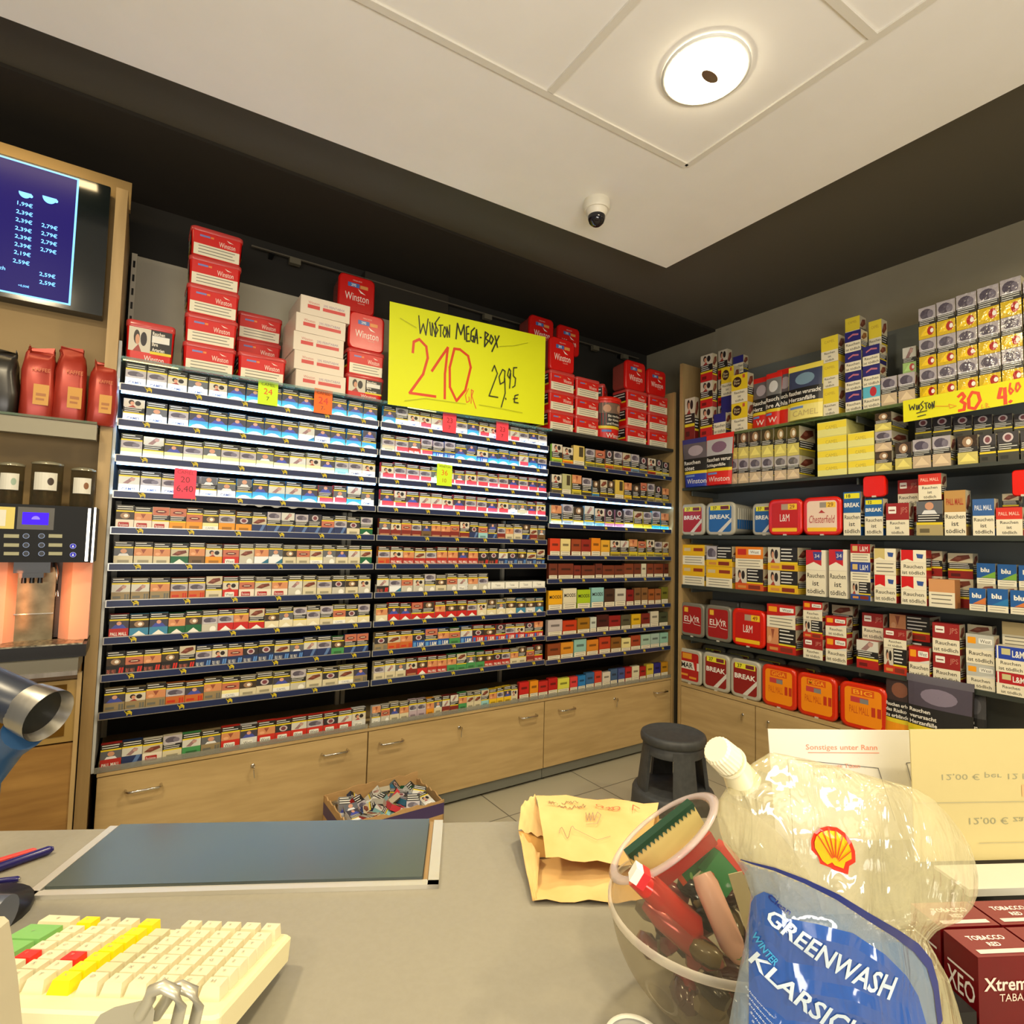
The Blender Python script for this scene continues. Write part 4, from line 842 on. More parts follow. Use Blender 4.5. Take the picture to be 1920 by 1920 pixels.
# second shelf
for j, (a, b_) in enumerate(zip([1364, 1384, 1405, 1428, 1452, 1476], [1383, 1404, 1427, 1450, 1475, 1499])):
    column(1, a, b_, [861 - j * 1.4, 812 - j * 2.6], ['sil', 'silg'], depth=.16 if j == 5 else .06)
column(1, 1533, 1588, [868, 843, 817, 789], ['cart'] * 4, depth=.2); column(1, 1590, 1640, [862, 836, 810], ['cart'] * 3, depth=.2)
column(1, 1641, 1673, [846, 808, 773], ['silg', 'sil', 'silg'], depth=.18)
for a, b_, c_, k in ((1678, 1710, 829, 'silg'), (1711, 1746, 823, 'sil'), (1748, 1783, 817, 'sil'), (1795, 1834, 816, 'silg'), (1836, 1868, 814, 'dark'), (1870, 1911, 809, 'dark'), (1913, 1950, 806, 'dark')): column(1, a, b_, [c_], [k], depth=.06)
for a, b_, c_ in ((1716, 1748, 785), (1750, 1785, 782), (1788, 1824, 780), (1826, 1862, 778), (1864, 1900, 776), (1902, 1940, 774)): column(1, a, b_, [c_ + 40, c_], ['dark', 'dark'], off=.09, depth=.06, back=True)
# third shelf
column(2, 1581, 1614, [922], ['brk18'], depth=.05); column(2, 1621, 1656, [935], ['brk12'], depth=.05); column(2, 1661, 1705, [943], ['jps'], depth=.05); column(2, 1718, 1768, [939, 888][:1], ['port'], depth=.05)
column(2, 1770, 1811, [919], ['pmt'], depth=.06); column(2, 1823, 1865, [935], ['pmb'], depth=.05); column(2, 1867, 1918, [951], ['pmr'], depth=.06)
column(2, 1722, 1766, [888], ['pmr'], depth=.06, pb=938); column(2, 1684, 1723, [950, 899], ['jps2'] * 2, off=.09, depth=.05, back=True)
column(2, 1880, 1912, [960, 925], ['jps2', 'dkm'], off=.1, depth=.05, back=True)
# fourth shelf
column(3, 1280, 1321, [1059, 1021], ['pueb'] * 2, depth=.14); column(3, 1324, 1373, [1062, 1024], ['pueb', 'warnl2'], depth=.14); column(3, 1379, 1431, [1066, 1025], ['warnw', 'westy'], depth=.14); column(3, 1440, 1496, [1070, 1026], ['warnl', 'warnl'], depth=.14)
column(3, 1511, 1548, [1031], ['m34'], depth=.05); column(3, 1554, 1588, [1030], ['m34'], depth=.05); column(3, 1595, 1633, [1091, 1054, 1020], ['lmw', 'lmb', 'lmr'], depth=.05)
column(3, 1639, 1681, [1078, 1028], ['mre', 'mgo'], depth=.06); column(3, 1689, 1738, [1081, 1031], ['mre', 'mre'], depth=.06); column(3, 1741, 1791, [1086], ['esp'], depth=.06)
column(3, 1778, 1826, [1085, 1037], ['dkm', 'dkm'], off=.10, depth=.06, back=True); column(3, 1737, 1768, [1080, 1033], ['dkm', 'dkm'], off=.085, depth=.06, back=True)
column(3, 1817, 1849, [1103], ['blu2'], depth=.03); column(3, 1851, 1891, [1104], ['blu3'], depth=.03); column(3, 1894, 1932, [1107], ['blu2'], depth=.03)
column(3, 1832, 1868, [1095, 1056], ['dkm', 'blu1'], off=.05, depth=.03, back=True); column(3, 1871, 1908, [1100, 1058], ['dkm', 'blu1'], off=.05, depth=.03, back=True); column(3, 1911, 1950, [1102, 1060], ['dkm', 'blu2'], off=.05, depth=.03, back=True)
# fifth shelf
column(4, 1438, 1492, [1178, 1134], ['warnr', 'westl'], depth=.14); column(4, 1506, 1543, [1197, 1163, 1128], ['jps2', 'westw', 'west'], depth=.06); column(4, 1548, 1588, [1194, 1156], ['west', 'west'], depth=.06)
column(4, 1606, 1647, [1201], ['jpw'], depth=.06); column(4, 1657, 1701, [1216, 1180], ['westw', 'jps2'], depth=.06)
column(4, 1704, 1743, [1213], ['west'], off=-.002, depth=.06); column(4, 1749, 1801, [1226, 1169], ['jps2', 'jps2'], depth=.06); column(4, 1812, 1866, [1246, 1190], ['wests', 'wests'], depth=.06)
column(4, 1868, 1925, [1262, 1213], ['lmR', 'lmB'], off=-.002, depth=.06)
column(4, 1617, 1657, [1200, 1150], ['dkm', 'jps2'], off=.08, depth=.05, back=True); column(4, 1668, 1745, [1200, 1154], ['warnr', 'warnr'], off=.1, depth=.12, back=True); column(4, 1880, 1930, [1215, 1167], ['par', 'par'], off=.08, depth=.06, back=True)
column(4, 1815, 1862, [1215, 1172], ['dkm', 'dkm'], off=.09, depth=.06, back=True); column(4, 1560, 1600, [1180, 1135], ['dkm', 'dkm'], off=.1, depth=.06, back=True)

# tubs lying with the lid to the front on the right wall
CLR = film('clear_tub_plastic', (214, 212, 196), .75, .15)
def lidtub(s, pl, pr, pyt, pyb, rim, label_col, draw, label, off=.006, depth=.17, tilt=0, name='tobacco_tub', dim=False):
    xf = XF + off; zb = SZ[s] if s < 5 else CABR; zb = zb if pyb is None else max(zb, atX((pl + pr) / 2, pyb, xf).z)
    pm = (pyt + (pyb or pyt + 60)) / 2; yl = atX(pl, pm, xf).y; yr = atX(pr, pm, xf).y; w = yl - yr - .003; h = atX((pl + pr) / 2, pyt, xf).z - zb
    t = empty(name, (xf, (yl + yr) / 2, zb + .001), -PI / 2); tag(t, label, 'tobacco tub', 'lid-front tobacco tubs on the right wall')
    if tilt: t.rotation_euler = (tilt, 0, -PI / 2)
    rad = min(w, h) * .17
    def sec(ww, hh, y): return [Vector((a, y, c + h / 2)) for a, c in rrect(ww, hh, rad)][::-1]
    b = MB(); b.loft([sec(w * .95, h * .95, .014), sec(w * .86, h * .86, depth)], P(rim, rough=.25))
    if depth > .1:
        f = Face(b, (w * .475, .03, h * .2), (-w * .03, depth * .7, 0), (0, 0, h * .62)); f.rect(0, .45, 1, 1, P(206, 204, 190)); f.rect(0, 0, 1, .45, P(label_col))
        for i in range(7): f.rect(i / 7, .0, i / 7 + .03, 1, P(120, 120, 110))
    b.build('tub_body', t)
    l = MB(); l.loft([sec(w * .93, h * .93, 0), sec(w, h, .004), sec(w, h, .014)], P(rim, rough=.25))
    l.box(-.008, -.003, -.002, .010, .006, .006, P(200, 196, 180)) if h > .1 else None
    f = Face(l, (-w / 2, 0, 0), (w, 0, 0), (0, 0, h))
    if label_col: f.rr(.11, .1, .89, .9, rad * .5, P(label_col))
    if draw: draw(f)
    l.build('lid', t)
CL = (176, 174, 160)
def l_break(f):
    f.rect(.16, .76, .84, .9, P(228, 222, 50)); f.text('37', .32, .83, .1, INK, bold=.02); f.rect(.52, .78, .8, .88, P(110, 36, 50)); f.text('BREAK', .5, .56, .13, WHITE, w=.7, bold=.03)
    f.poly([(.42, .1), (.58, .1), (.89, .4), (.89, .52)], P(214, 210, 200))
def l_lm(n):
    def g(f): f.rect(.4, .7, .6, .86, P(170, 150, 130)); f.rect(.6, .7, .86, .86, P(236, 196, 40)); f.text(n, .72, .78, .11, P(150, 70, 20), bold=.02); f.text('L&M', .5, .48, .2, WHITE, w=.28); f.rr(.12, .1, .86, .2, .004, P(236, 190, 30))
    return g
def l_ches(f): f.rect(.45, .72, .62, .86, P(150, 140, 130)); f.rect(.62, .72, .86, .86, P(236, 196, 60)); f.text('29', .73, .79, .11, P(150, 100, 20), bold=.02); f.text('Chesterfield', .5, .42, .2, P(170, 40, 44), w=.66, slant=.1); f.poly([(.42, .58), (.46, .62), (.5, .66), (.54, .62), (.6, .58)], P(170, 40, 44)); f.rr(.12, .1, .88, .2, .004, P(240, 190, 30))
def l_elix(f): f.rect(.18, .72, .34, .86, P(228, 180, 50)); f.text('ELI', .33, .52, .16, WHITE, w=.3, bold=.01); f.text('YR', .7, .52, .16, WHITE, w=.24, bold=.01); f.stroke([(.14, .38), (.42, .38), (.52, .5), (.62, .64)], .0025, WHITE); f.stroke([(.42, .64), (.52, .5), (.62, .38), (.86, .36)], .0025, WHITE)
def l_mark(f): f.rect(.2, .72, .6, .88, P(220, 150, 40)); f.rect(.08, .42, .92, .64, P(226, 222, 210)); f.text('MAR', .4, .53, .15, INK, w=.5, bold=.02); f.poly([(.66, .66), (.82, .72), (.82, .42), (.74, .42)], P(190, 34, 30)); f.rect(.14, .22, .44, .28, P(226, 150, 50)); f.rect(.5, .16, .8, .22, P(226, 150, 50))
def l_pall(t_):
    def g(f): f.rect(.26, .74, .74, .88, P(216, 84, 16)); f.text(t_, .5, .81, .1, P(250, 170, 40), w=.4, bold=.01); f.rect(.24, .58, .62, .7, P(196, 60, 60)); f.rect(.44, .58, .62, .68, P(130, 130, 130)); f.text('PALL MALL', .42, .42, .16, P(200, 84, 20), w=.42); f.rect(.68, .34, .76, .54, P(190, 50, 20)); f.rect(.8, .34, .88, .54, P(190, 50, 20))
    return g
def l_jp(f): pass
lidtub(2, 1276, 1321, 945, None, CL, (170, 30, 40), l_break, 'clear-rimmed tub with red label, first on the third right wall shelf')
lidtub(2, 1323, 1378, 942, None, CL, (30, 100, 170), l_break, 'clear-rimmed tub with blue label beside the red labelled one', depth=.24)
lidtub(2, 1410, 1456, 944, None, CL, (30, 90, 156), l_break, 'clear-rimmed blue label tub half hidden behind a red tub', off=.05, depth=.18)
lidtub(2, 1440, 1504, 936, None, (214, 30, 14), (190, 24, 20), l_lm('29'), 'all red tub with white initials on the third right wall shelf')
lidtub(2, 1505, 1578, 932, None, (214, 34, 16), (232, 206, 190), l_ches, 'red rimmed tub with pink label and red script')
lidtub(2, 1617, 1660, 892, 932, (222, 26, 12), None, None, 'plain red lid tub standing on the blue box', depth=.05)
lidtub(2, 1896, 1942, 881, 930, (222, 26, 12), None, None, 'plain red lid tub at the right picture edge', depth=.05)
lidtub(4, 1275, 1320, 1131, None, (120, 116, 106), (160, 24, 28), l_elix, 'grey rimmed tub with curly white lettering, nearest the side panel')
lidtub(4, 1322, 1371, 1136, None, (120, 116, 106), (160, 24, 28), l_elix, 'grey rimmed tub with curly white lettering beside the red tub')
lidtub(4, 1372, 1434, 1143, None, (216, 34, 12), (190, 20, 14), l_lm('49'), 'all red tub with white initials and 49 on the fifth shelf')
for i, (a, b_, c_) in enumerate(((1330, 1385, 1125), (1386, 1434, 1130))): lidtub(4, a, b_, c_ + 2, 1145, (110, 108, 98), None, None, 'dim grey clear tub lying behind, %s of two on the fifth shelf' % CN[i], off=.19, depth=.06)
lidtub(5, 1271, 1315, 1218, None, CL, (176, 30, 28), l_mark, 'clear-rimmed tub with black letters on white band')
lidtub(5, 1317, 1368, 1226, None, CL, (140, 24, 24), l_break, 'clear-rimmed dark red tub, left of two alike on the cabinet top')
lidtub(5, 1369, 1426, 1238, None, CL, (140, 24, 24), l_break, 'clear-rimmed dark red tub, right of two alike on the cabinet top')
lidtub(5, 1428, 1493, 1250, None, (206, 44, 14), (240, 140, 10), l_pall('GIGA'), 'orange tub lettered GIGA with red rim')
lidtub(5, 1494, 1569, 1266, None, (206, 44, 14), (240, 140, 10), l_pall('MEGA'), 'orange tub lettered MEGA with red rim')
lidtub(5, 1574, 1664, 1284, None, (206, 44, 14), (240, 140, 10), l_pall('BIG'), 'orange tub lettered BIG with red rim')
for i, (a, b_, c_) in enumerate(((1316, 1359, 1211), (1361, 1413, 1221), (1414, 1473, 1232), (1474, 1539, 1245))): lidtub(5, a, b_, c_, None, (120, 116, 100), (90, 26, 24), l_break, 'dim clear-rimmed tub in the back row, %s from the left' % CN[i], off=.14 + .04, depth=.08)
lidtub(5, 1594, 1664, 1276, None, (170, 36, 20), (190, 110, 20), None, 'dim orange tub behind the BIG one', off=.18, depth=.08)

# pouches standing on the right wall
def pouch(s, pl, pr, pyt, off, label, draw, side, lean=.05, flare=0, skew=0, pyb=None):
    xf = XF + off; z = SZ[s] if s < 5 else CABR; pm = pyt + 40; yl = atX(pl, pm, xf).y; yr = atX(pr, pm, xf).y; w = yl - yr; h = atX((pl + pr) / 2, pyt, xf).z - z
    mb = MB(); n = 10; m_ = 8; fr = []; bk = []
    def sf(u, v, k=0, sgn=-1):
        t_ = .022 * (1 - v) ** .7 * math.sin(PI * min(max(u, 0), 1)) ** .6 + .001; ww = w * (1 + flare * v)
        return Vector(((u - .5) * ww + skew * v * w, lean * v * h * .6 + sgn * (t_ + k) + .02, v * h))
    for sgn in (-1, 1):
        vs = [sf(i / n, j / m_, 0, sgn) for j in range(m_ + 1) for i in range(n + 1)]
        fs = [(j * (n + 1) + i, j * (n + 1) + i + 1, (j + 1) * (n + 1) + i + 1, (j + 1) * (n + 1) + i) for j in range(m_) for i in range(n)]
        mb.add(vs, fs if sgn < 0 else [q[::-1] for q in fs], P(side, rough=.22), True)
    f = Face(mb, (0, 0, 0), (w, 0, 0), (0, 0, h), sf); f.k = .0006; f.eps = .0004
    draw(f); o = mb.build('tobacco_pouch', None, (xf, (yl + yr) / 2, z), -PI / 2); tag(o, label, 'tobacco pouch', 'large tobacco pouches on the right wall'); return o
def r12(f, u0, v0, u1, v1, m):
    for j in range(4): a = v0 + (v1 - v0) * j / 4; b = v0 + (v1 - v0) * (j + 1) / 4; f.rect(u0, a, u1, b, m, 10); f.k -= f.eps
    f.nxt()
def dp(lines, bottom, top, txt='', tcol=(240, 236, 226), pc=(100, 92, 100), pc2=(170, 160, 168)):
    def g(f):
        r12(f, .0, .9, 1, 1, P(top)); r12(f, .02, .58, .98, .9, P(pc)); f.ell(.5, .74, .28, .11, P(pc2), 16); r12(f, .0, .32, 1, .58, WRN); r12(f, 0, .26, 1, .32, YLW); r12(f, 0, 0, 1, .26, P(bottom))
        for i, s_ in enumerate(lines): f.text(s_, .04, .57 - (i + .6) * .24 / len(lines), .16 / len(lines) * 1.0, P(236, 234, 224), align='l', maxw=.92, bold=.02)
        if txt: f.rect(.1, .2, .5, .24, P(110, 140, 200), 4); f.text(txt, .55, .11, .1, P(tcol), maxw=.8)
    return g
pouch(1, 1283, 1325, 820, -.035, 'dark blue tobacco pouch standing beside the oak side panel', dp(('Rauchen', 'tötet'), (40, 60, 160), (50, 56, 130), 'Winston'), (40, 56, 140), flare=.25, skew=-.1)
pouch(1, 1322, 1368, 812, -.04, 'bright red tobacco pouch leaning beside the dark blue one', dp(('Rauchen verur', 'Schlaganfälle'), (214, 30, 24), (220, 40, 34), 'Winston', pc=(186, 186, 190), pc2=(130, 100, 124)), (196, 30, 24), flare=.12)
pouch(0, 1408, 1440, 706, .04, 'red pouch, left of three behind the yellow pouch', dp(('Rauchen', 'Herz'), (206, 34, 26), (206, 34, 26), 'W'), (196, 30, 24))
pouch(0, 1432, 1462, 697, .02, 'red pouch, middle of three beside the yellow pouch', dp(('Rauch', 'Ihre A'), (214, 36, 26), (214, 36, 26), 'W', pc=(120, 120, 120), pc2=(220, 220, 220)), (196, 30, 24))
pouch(0, 1452, 1486, 689, .03, 'red pouch, right of three touching the yellow pouch', dp(('Raucher', 'Schla'), (220, 36, 22), (214, 36, 26), ''), (196, 30, 24))
pouch(0, 1474, 1539, 681, -.02, 'pale yellow pouch with big white warning words on top shelf', dp(('Rauchen verursacht', 'Herzanfälle'), (230, 220, 130), (236, 220, 90), 'CAMEL', (190, 170, 110), (60, 70, 100), (120, 150, 170)), (214, 200, 90))
pouch(5, 1655, 1714, 1262, -.01, 'orange footed pouch behind the top of the price sheets', dp(('Rauchen erhöht', 'das Risiko', 'zu erblinden'), (236, 150, 20), (40, 36, 34), '', pc=(60, 46, 44), pc2=(130, 80, 60)), (40, 36, 34), flare=-.08)
pouch(5, 1700, 1818, 1274, -.045, 'large black pouch with white warning words above the sheets', dp(('Rauchen', 'verursacht', 'Herzanfälle'), (206, 200, 40), (96, 92, 104), '', pc=(74, 68, 84), pc2=(130, 120, 140)), (36, 34, 36), flare=.08)
pouch(5, 1806, 1846, 1290, .0, 'dim dark pouch at the right of the large black one', dp(('Rau', 'ver', 'Her'), (190, 180, 50), (50, 50, 50), '', pc=(60, 60, 64), pc2=(84, 84, 90)), (34, 34, 34))

# long yellow shelf sign
xs = XF - .008
mb, f = card('s', atX(1693, 752, xs), atX(1990, 694, xs), atX(1990, 742, xs), atX(1694, 792, xs), P(226, 222, 10, rough=.6))
def pz(pts):
    out = []
    for x, y in pts:
        p = atX(1560 + x / 5.333, 500 + y / 5.333, xs); u = (p.y - f.O.y) / f.U.y; v = (p.z - f.O.z - f.U.z * u) / f.V.z; out.append((u, v))
    return out
for s_ in ([(1262, 1300), (1300, 1265), (1325, 1300), (1290, 1345), (1330, 1370), (1320, 1430), (1270, 1440)], [(1400, 1255), (1365, 1320), (1370, 1410), (1430, 1420), (1480, 1340), (1460, 1265), (1400, 1255)],
           [(1685, 1215), (1665, 1310), (1740, 1300)], [(1725, 1215), (1735, 1370)], [(1780, 1345), (1790, 1350)]): f.stroke(pz(s_), .012, P(226, 66, 14))
for s_ in ([(1780, 1165), (1770, 1240), (1785, 1275), (1810, 1240), (1785, 1215)], [(1845, 1165), (1835, 1220), (1850, 1250), (1880, 1200), (1860, 1160), (1845, 1165)]): f.stroke(pz(s_), .006, P(226, 66, 14))
for s_ in ([(1500, 1380), (1495, 1415), (1520, 1405)], [(1540, 1365), (1545, 1410)], [(1540, 1365), (1560, 1375), (1545, 1390), (1575, 1405)], [(1030, 1395), (1170, 1395)], [(1170, 1375), (1180, 1415), (1245, 1393), (1170, 1375)]): f.stroke(pz(s_), .003, P(226, 150, 20))
for s_ in ([(775, 1380), (785, 1435), (805, 1395), (820, 1430), (830, 1375)], [(845, 1385), (848, 1430)], [(860, 1430), (862, 1385), (875, 1425), (878, 1380)], [(915, 1345), (890, 1375), (915, 1405), (885, 1445)], [(925, 1365), (960, 1360)], [(942, 1365), (945, 1425)], [(975, 1365), (965, 1400), (980, 1420), (992, 1385), (975, 1365)], [(1005, 1420), (1003, 1355), (1022, 1410), (1025, 1345)], [(850, 1465), (950, 1440)], [(860, 1500), (940, 1480)]): f.stroke(pz(s_), .004, BM)
tag(mb.build('price_sign'), 'long yellow sign with red handwritten 30 on the top right shelf', 'sign')

# ------------------------------------------------------------------ coffee corner on the left
CY = 2.62
BOARD = noisy('coffee_backboard', (140, 114, 66), (150, 124, 76), 2, (1, 1, 3), .55)
mb = MB(); mb.box(-1.6, CY, 0, -.130, CY + .03, H + 1.387, BOARD); mb.box(-.130, CY, H + 1.277, -.087, CY + .03, H + 1.387, BOARD)
tag(mb.build('coffee_backboard'), 'plain brown back board of the coffee corner behind the screen', 'panel')
TY = 2.555
tl, tr_, br_, bl_ = atY(208, 347, TY), None, atY(197, 592, TY), None
sx1 = -.149; sz1 = H + 1.312; sz0 = H + .812; sx0 = -1.02
t = empty('menu_screen', ((sx0 + sx1) / 2, CY, sz0)); cx = t.location.x
tag(t, 'wall screen with dark blue coffee price list', 'screen')
mb = MB(); mb.loft([[Vector((a, y, b + (sz1 - sz0) / 2)) for a, b in rrect(sx1 - sx0, sz1 - sz0, .004, 2)][::-1] for y in (TY - CY, -.001)], base('screen_glass', (16, 22, 24), .12), smooth=False); mb.build('screen_case', t)
mb = MB(); SBL = emit('screen_blue', (26, 16, 96), .9); SLT = emit('screen_light', (120, 190, 255), 1.6)
f = Face(mb, (sx0 - cx, TY - CY, 0), (sx1 - sx0, 0, 0), (0, 0, sz1 - sz0))
def tp(x, y): p = atY(x, y, TY); return ((p.x - sx0) / (sx1 - sx0), (p.z - sz0) / (sz1 - sz0))
e1 = tp(149, 336); e0 = tp(137, 574)
f.rect(.01, e0[1], e1[0], e1[1], SLT); f.rect(.016, e0[1] + .012, e1[0] - .007, e1[1] - .012, SBL)
for (x, y, s_, h_) in ((47, 384, '1,99€', .03), (46, 400, '2,39€', .03), (45, 415, '2,39€', .03), (44, 431, '2,39€', .03), (43.5, 446, '2,39€', .03), (43, 461, '2,39€', .03), (42, 476, '2,19€', .03), (40, 492, '2,59€', .03),
                       (93, 426, '2,79€', .03), (92.5, 441, '2,79€', .03), (92, 456, '2,79€', .03), (91, 471, '2,79€', .03), (89, 517, '2,59€', .03), (89, 532, '2,59€', .03), (44.5, 537, '+0,50€', .016), (2, 502, 'lich', .022)):
    u, v = tp(x, y); f.text(s_, u, v, h_ * 1.15, SLT, bold=.015)
for (x, y, k) in ((47, 367, 1), (93, 376, 1.15)):
    u, v = tp(x, y); f.poly([(u + .02 * k * math.cos(a), v + .022 + .042 * k * math.sin(a)) for a in [PI + PI * i / 12 for i in range(13)]], SLT); f.ell(u + .019 * k, v + .005, .006, .012, SLT)
mb.build('display', t)
# glass shelf with coffee bags
SHY = 2.38; shz = atY(100, 782, SHY).z
t = empty('coffee_shelf', (-.7, CY, shz)); tag(t, 'glass shelf on a grey metal profile holding coffee bags', 'shelf')
MB().box(-.5, SHY - CY, -.008, .567, 0, 0, film('shelf_glass', (130, 150, 130), .5, .05)).build('glass', t)
MB().box(-.5, SHY - CY + .006, -.062, .567, SHY - CY + .05, -.009, base('shelf_profile', (130, 124, 104), .35, .5)).build('profile', t)
FOIL = noisy('red_coffee_foil', (150, 44, 30), (170, 56, 38), 9, rough=.33, bump=.25, metal=.25)
FOILD = noisy('black_coffee_foil', (34, 32, 28), (50, 46, 40), 9, rough=.3, bump=.25)
def coffee_bag(pl, pr, pt, m, lab, seed, y=2.44):
    a = atY(pl, 770, y); b = atY(pr, 770, y); top = atY((pl + pr) / 2, pt, y).z; w = b.x - a.x; h = top - shz; d = .085; r_ = random.Random(seed)
    mb = MB(); secs = []
    prof = [(0, .94, .9), (.03, 1, 1), (.35, 1.02, 1.04), (.65, .98, 1), (.8, .93, .8), (.9, .8, .42), (.96, .74, .16), (1.0, .72, .1)]
    for k, (t_, sw, sd) in enumerate(prof):
        q = rrect(w * sw, d * sd, min(d * sd, w * sw) * .28, 4); jx = r_.uniform(-.004, .004); tw = r_.uniform(-.1, .1) if t_ > .85 else 0
        secs.append([Vector((p[0] * math.cos(tw) - p[1] * math.sin(tw) + jx + r_.uniform(-.003, .003), d / 2 + p[1] + p[0] * tw + r_.uniform(-.003, .003) + (t_ > .9) * .01, h * t_ + (r_.uniform(-.012, .014) if t_ > .95 else 0))) for p in q])
    mb.loft(secs, m, smooth=True); f = Face(mb, (-w / 2, -.004, 0), (w, 0, 0), (0, 0, h))
    t = mb.build('coffee_bag', None, (a.x + w / 2, y, shz + .0005), r_.uniform(-.12, .12))
    tag(t, lab, 'coffee bag', 'coffee bags on the glass shelf')
    if m is FOIL:
        m2 = MB(); g = Face(m2, (-w / 2, -.0062, 0), (w, 0, 0), (0, 0, h)); g.rect(.42, .18, .86, .46, P(196, 140, 50)); g.rect(.5, .3, .78, .34, P(160, 100, 40)); g.rect(.5, .24, .74, .27, P(160, 100, 40)); g.text('KAFFEE', .6, .66, .05, P(196, 110, 60), maxw=.5); m2.build('label', t)
coffee_bag(-28, 25, 652, FOILD, 'black foil coffee bag at the left picture edge', 1); coffee_bag(31, 99, 646, FOIL, 'red foil coffee bag beside the black one', 2)
coffee_bag(98, 160, 650, FOIL, 'red foil coffee bag, middle of the three red ones', 3); coffee_bag(162, 216, 674, FOIL, 'red foil coffee bag touching the wooden divider', 4)
# warm shelf light behind the bags
L = bpy.data.lights.new('coffee_light', 'AREA'); L.shape = 'RECTANGLE'; L.size = .8; L.size_y = .03; L.energy = 2.2; L.color = (1, .74, .38)
o = bpy.data.objects.new('coffee_light', L); C.objects.link(o); o.location = (-.6, 2.42, H + 1.36); o.rotation_euler = (.5, 0, 0)

# coffee machine
MY = 2.30
def mxz(x, y): p = atY(x, y, MY); return p.x, p.z
mx1 = atY(178, 1000, MY).x; mx0 = mx1 - .52; zt = H + .0875; zb = H - .094; zd = H - .352; zc = H - .395
t = empty('coffee_machine', ((mx0 + mx1) / 2, 2.58, zc)); tcx, tcy, tcz = t.location
tag(t, 'black coffee machine with blue display and orange lit sides', 'coffee machine')
def sb(mb, nm, par=None):
    o = mb.build(nm, par or t)
    if not par: o.location = (-tcx, -tcy, -tcz)
    return o
mb = MB(); mb.box(mx0, MY, zb, mx1, 2.56, zt, base('machine_gloss_black', (10, 11, 11), .5, 0, Specular_IOR_Level=.25)); mb.box(mx0 + .02, 2.44, zd, mx1 - .02, 2.56, zb, base('machine_body', (60, 56, 50), .4)); sb(mb, 'housing')
mb = MB(); mb.box(mx1 - .022, MY - .004, zb + .004, mx1 - .014, MY, zt - .004, CHROME); mb.box(mx1 - .006, MY - .006, zb, mx1, MY, zt, CHROME); sb(mb, 'edge_trim')
p0 = atY(28, 960, MY); 
mb = MB(); f = Face(mb, (mx0, MY, zb), (mx1 - mx0, 0, 0), (0, 0, zt - zb))
def mp_(x, y): p = atY(x, y, MY); return ((p.x - mx0) / (mx1 - mx0), (p.z - zb) / (zt - zb))
def mr_(x0, y0, x1, y1, m): a = mp_(x0, y1); b = mp_(x1, y0); f.rect(a[0], a[1], b[0], b[1], m)
mr_(-40, 951, 29, 990, P(206, 190, 90)); mr_(-40, 956, 12, 985, P(210, 206, 190)); mr_(31, 953, 103, 992, P(74, 72, 62)); 
for yy in (1005, 1022, 1038):
    mr_(7, yy - 3, 36, yy + 3, P(150, 148, 110)); mr_(91, yy - 3, 117, yy + 3, P(150, 148, 110))
    for xx in (49, 78):
        u, v = mp_(xx, yy); f.ell(u, v, .0155, .0155 * .52 / .18, P(120, 140, 190), 20); f.ell(u, v, .0125, .0125 * .52 / .18, P(22, 24, 30), 20)
for yy in (1024, 1040):
    u, v = mp_(137, yy); f.ell(u, v, .016, .016 * .52 / .18, P(150, 160, 230), 20); f.ell(u, v, .0135, .0135 * .52 / .18, emit('button_blue', (60, 60, 190), .7), 20); f.poly([(u - .005, v - .02), (u + .005, v - .02), (u, v + .025)], WHITE)
sb(mb, 'control_panel')
mb = MB(); f = Face(mb, (mx0, MY - .0008, zb), (mx1 - mx0, 0, 0), (0, 0, zt - zb)); mr_(41, 962, 92, 983, emit('lcd_blue', (60, 20, 255), 1.3)); u, v = mp_(67, 974); f.poly([(u + .02 * math.cos(a), v + .06 * math.sin(a)) for a in [PI * i / 8 for i in range(9)]], emit('lcd_pale', (130, 110, 255), 1.3)); sb(mb, 'lcd')
GLOW = base('pale_side_panel', (206, 156, 130), .6)
for (xa, xb, nm) in ((mx0, atY(28, 1100, MY).x, 'left'), (atY(108, 1100, MY).x, mx1 - .004, 'right')):
    mb = MB(); yb_ = 2.40; n = 6
    q = [Vector((xa, 2.36, 0)), Vector(((xa + xb) / 2, 2.372, 0)), Vector((xb, 2.41, 0)), Vector((xb, 2.43, 0)), Vector((xa, 2.43, 0))]
    if nm == 'left': q = [Vector((xa, 2.36, 0)), Vector((xb - .03, 2.37, 0)), Vector((xb, 2.41, 0)), Vector((xb, 2.43, 0)), Vector((xa, 2.43, 0))]
    else: q = [Vector((xa, 2.41, 0)), Vector((xa + .03, 2.37, 0)), Vector((xb, 2.36, 0)), Vector((xb, 2.43, 0)), Vector((xa, 2.43, 0))]
    mb.loft([[p + Vector((0, 0, z)) for p in q] for z in (zd, zb)], GLOW, smooth=False); sb(mb, 'glowing_side')
    L = bpy.data.lights.new('machine_light', 'AREA'); L.shape = 'RECTANGLE'; L.size = .02; L.size_y = .2; L.energy = .15; L.color = (1, .30, .10)
    o = bpy.data.objects.new('machine_light', L); C.objects.link(o); sg_ = 1 if nm == 'right' else -1
    o.location = ((xa if nm == 'right' else xb) - sg_ * .004, 2.315, (zd + zb) / 2); o.rotation_euler = (PI / 2, 0, -sg_ * .75)
a = atY(30, 1100, 2.40).x; b = atY(104, 1100, 2.40).x
mb = MB(); mb.box(a, 2.40, zd, b, 2.44, zb - .02, noisy('splash_steel', (92, 86, 64), (120, 112, 86), 20, rough=.35, metal=.7)); mb.box(a, 2.392, zd + .085, b, 2.40, zd + .088, CHROME); sb(mb, 'splash_back')
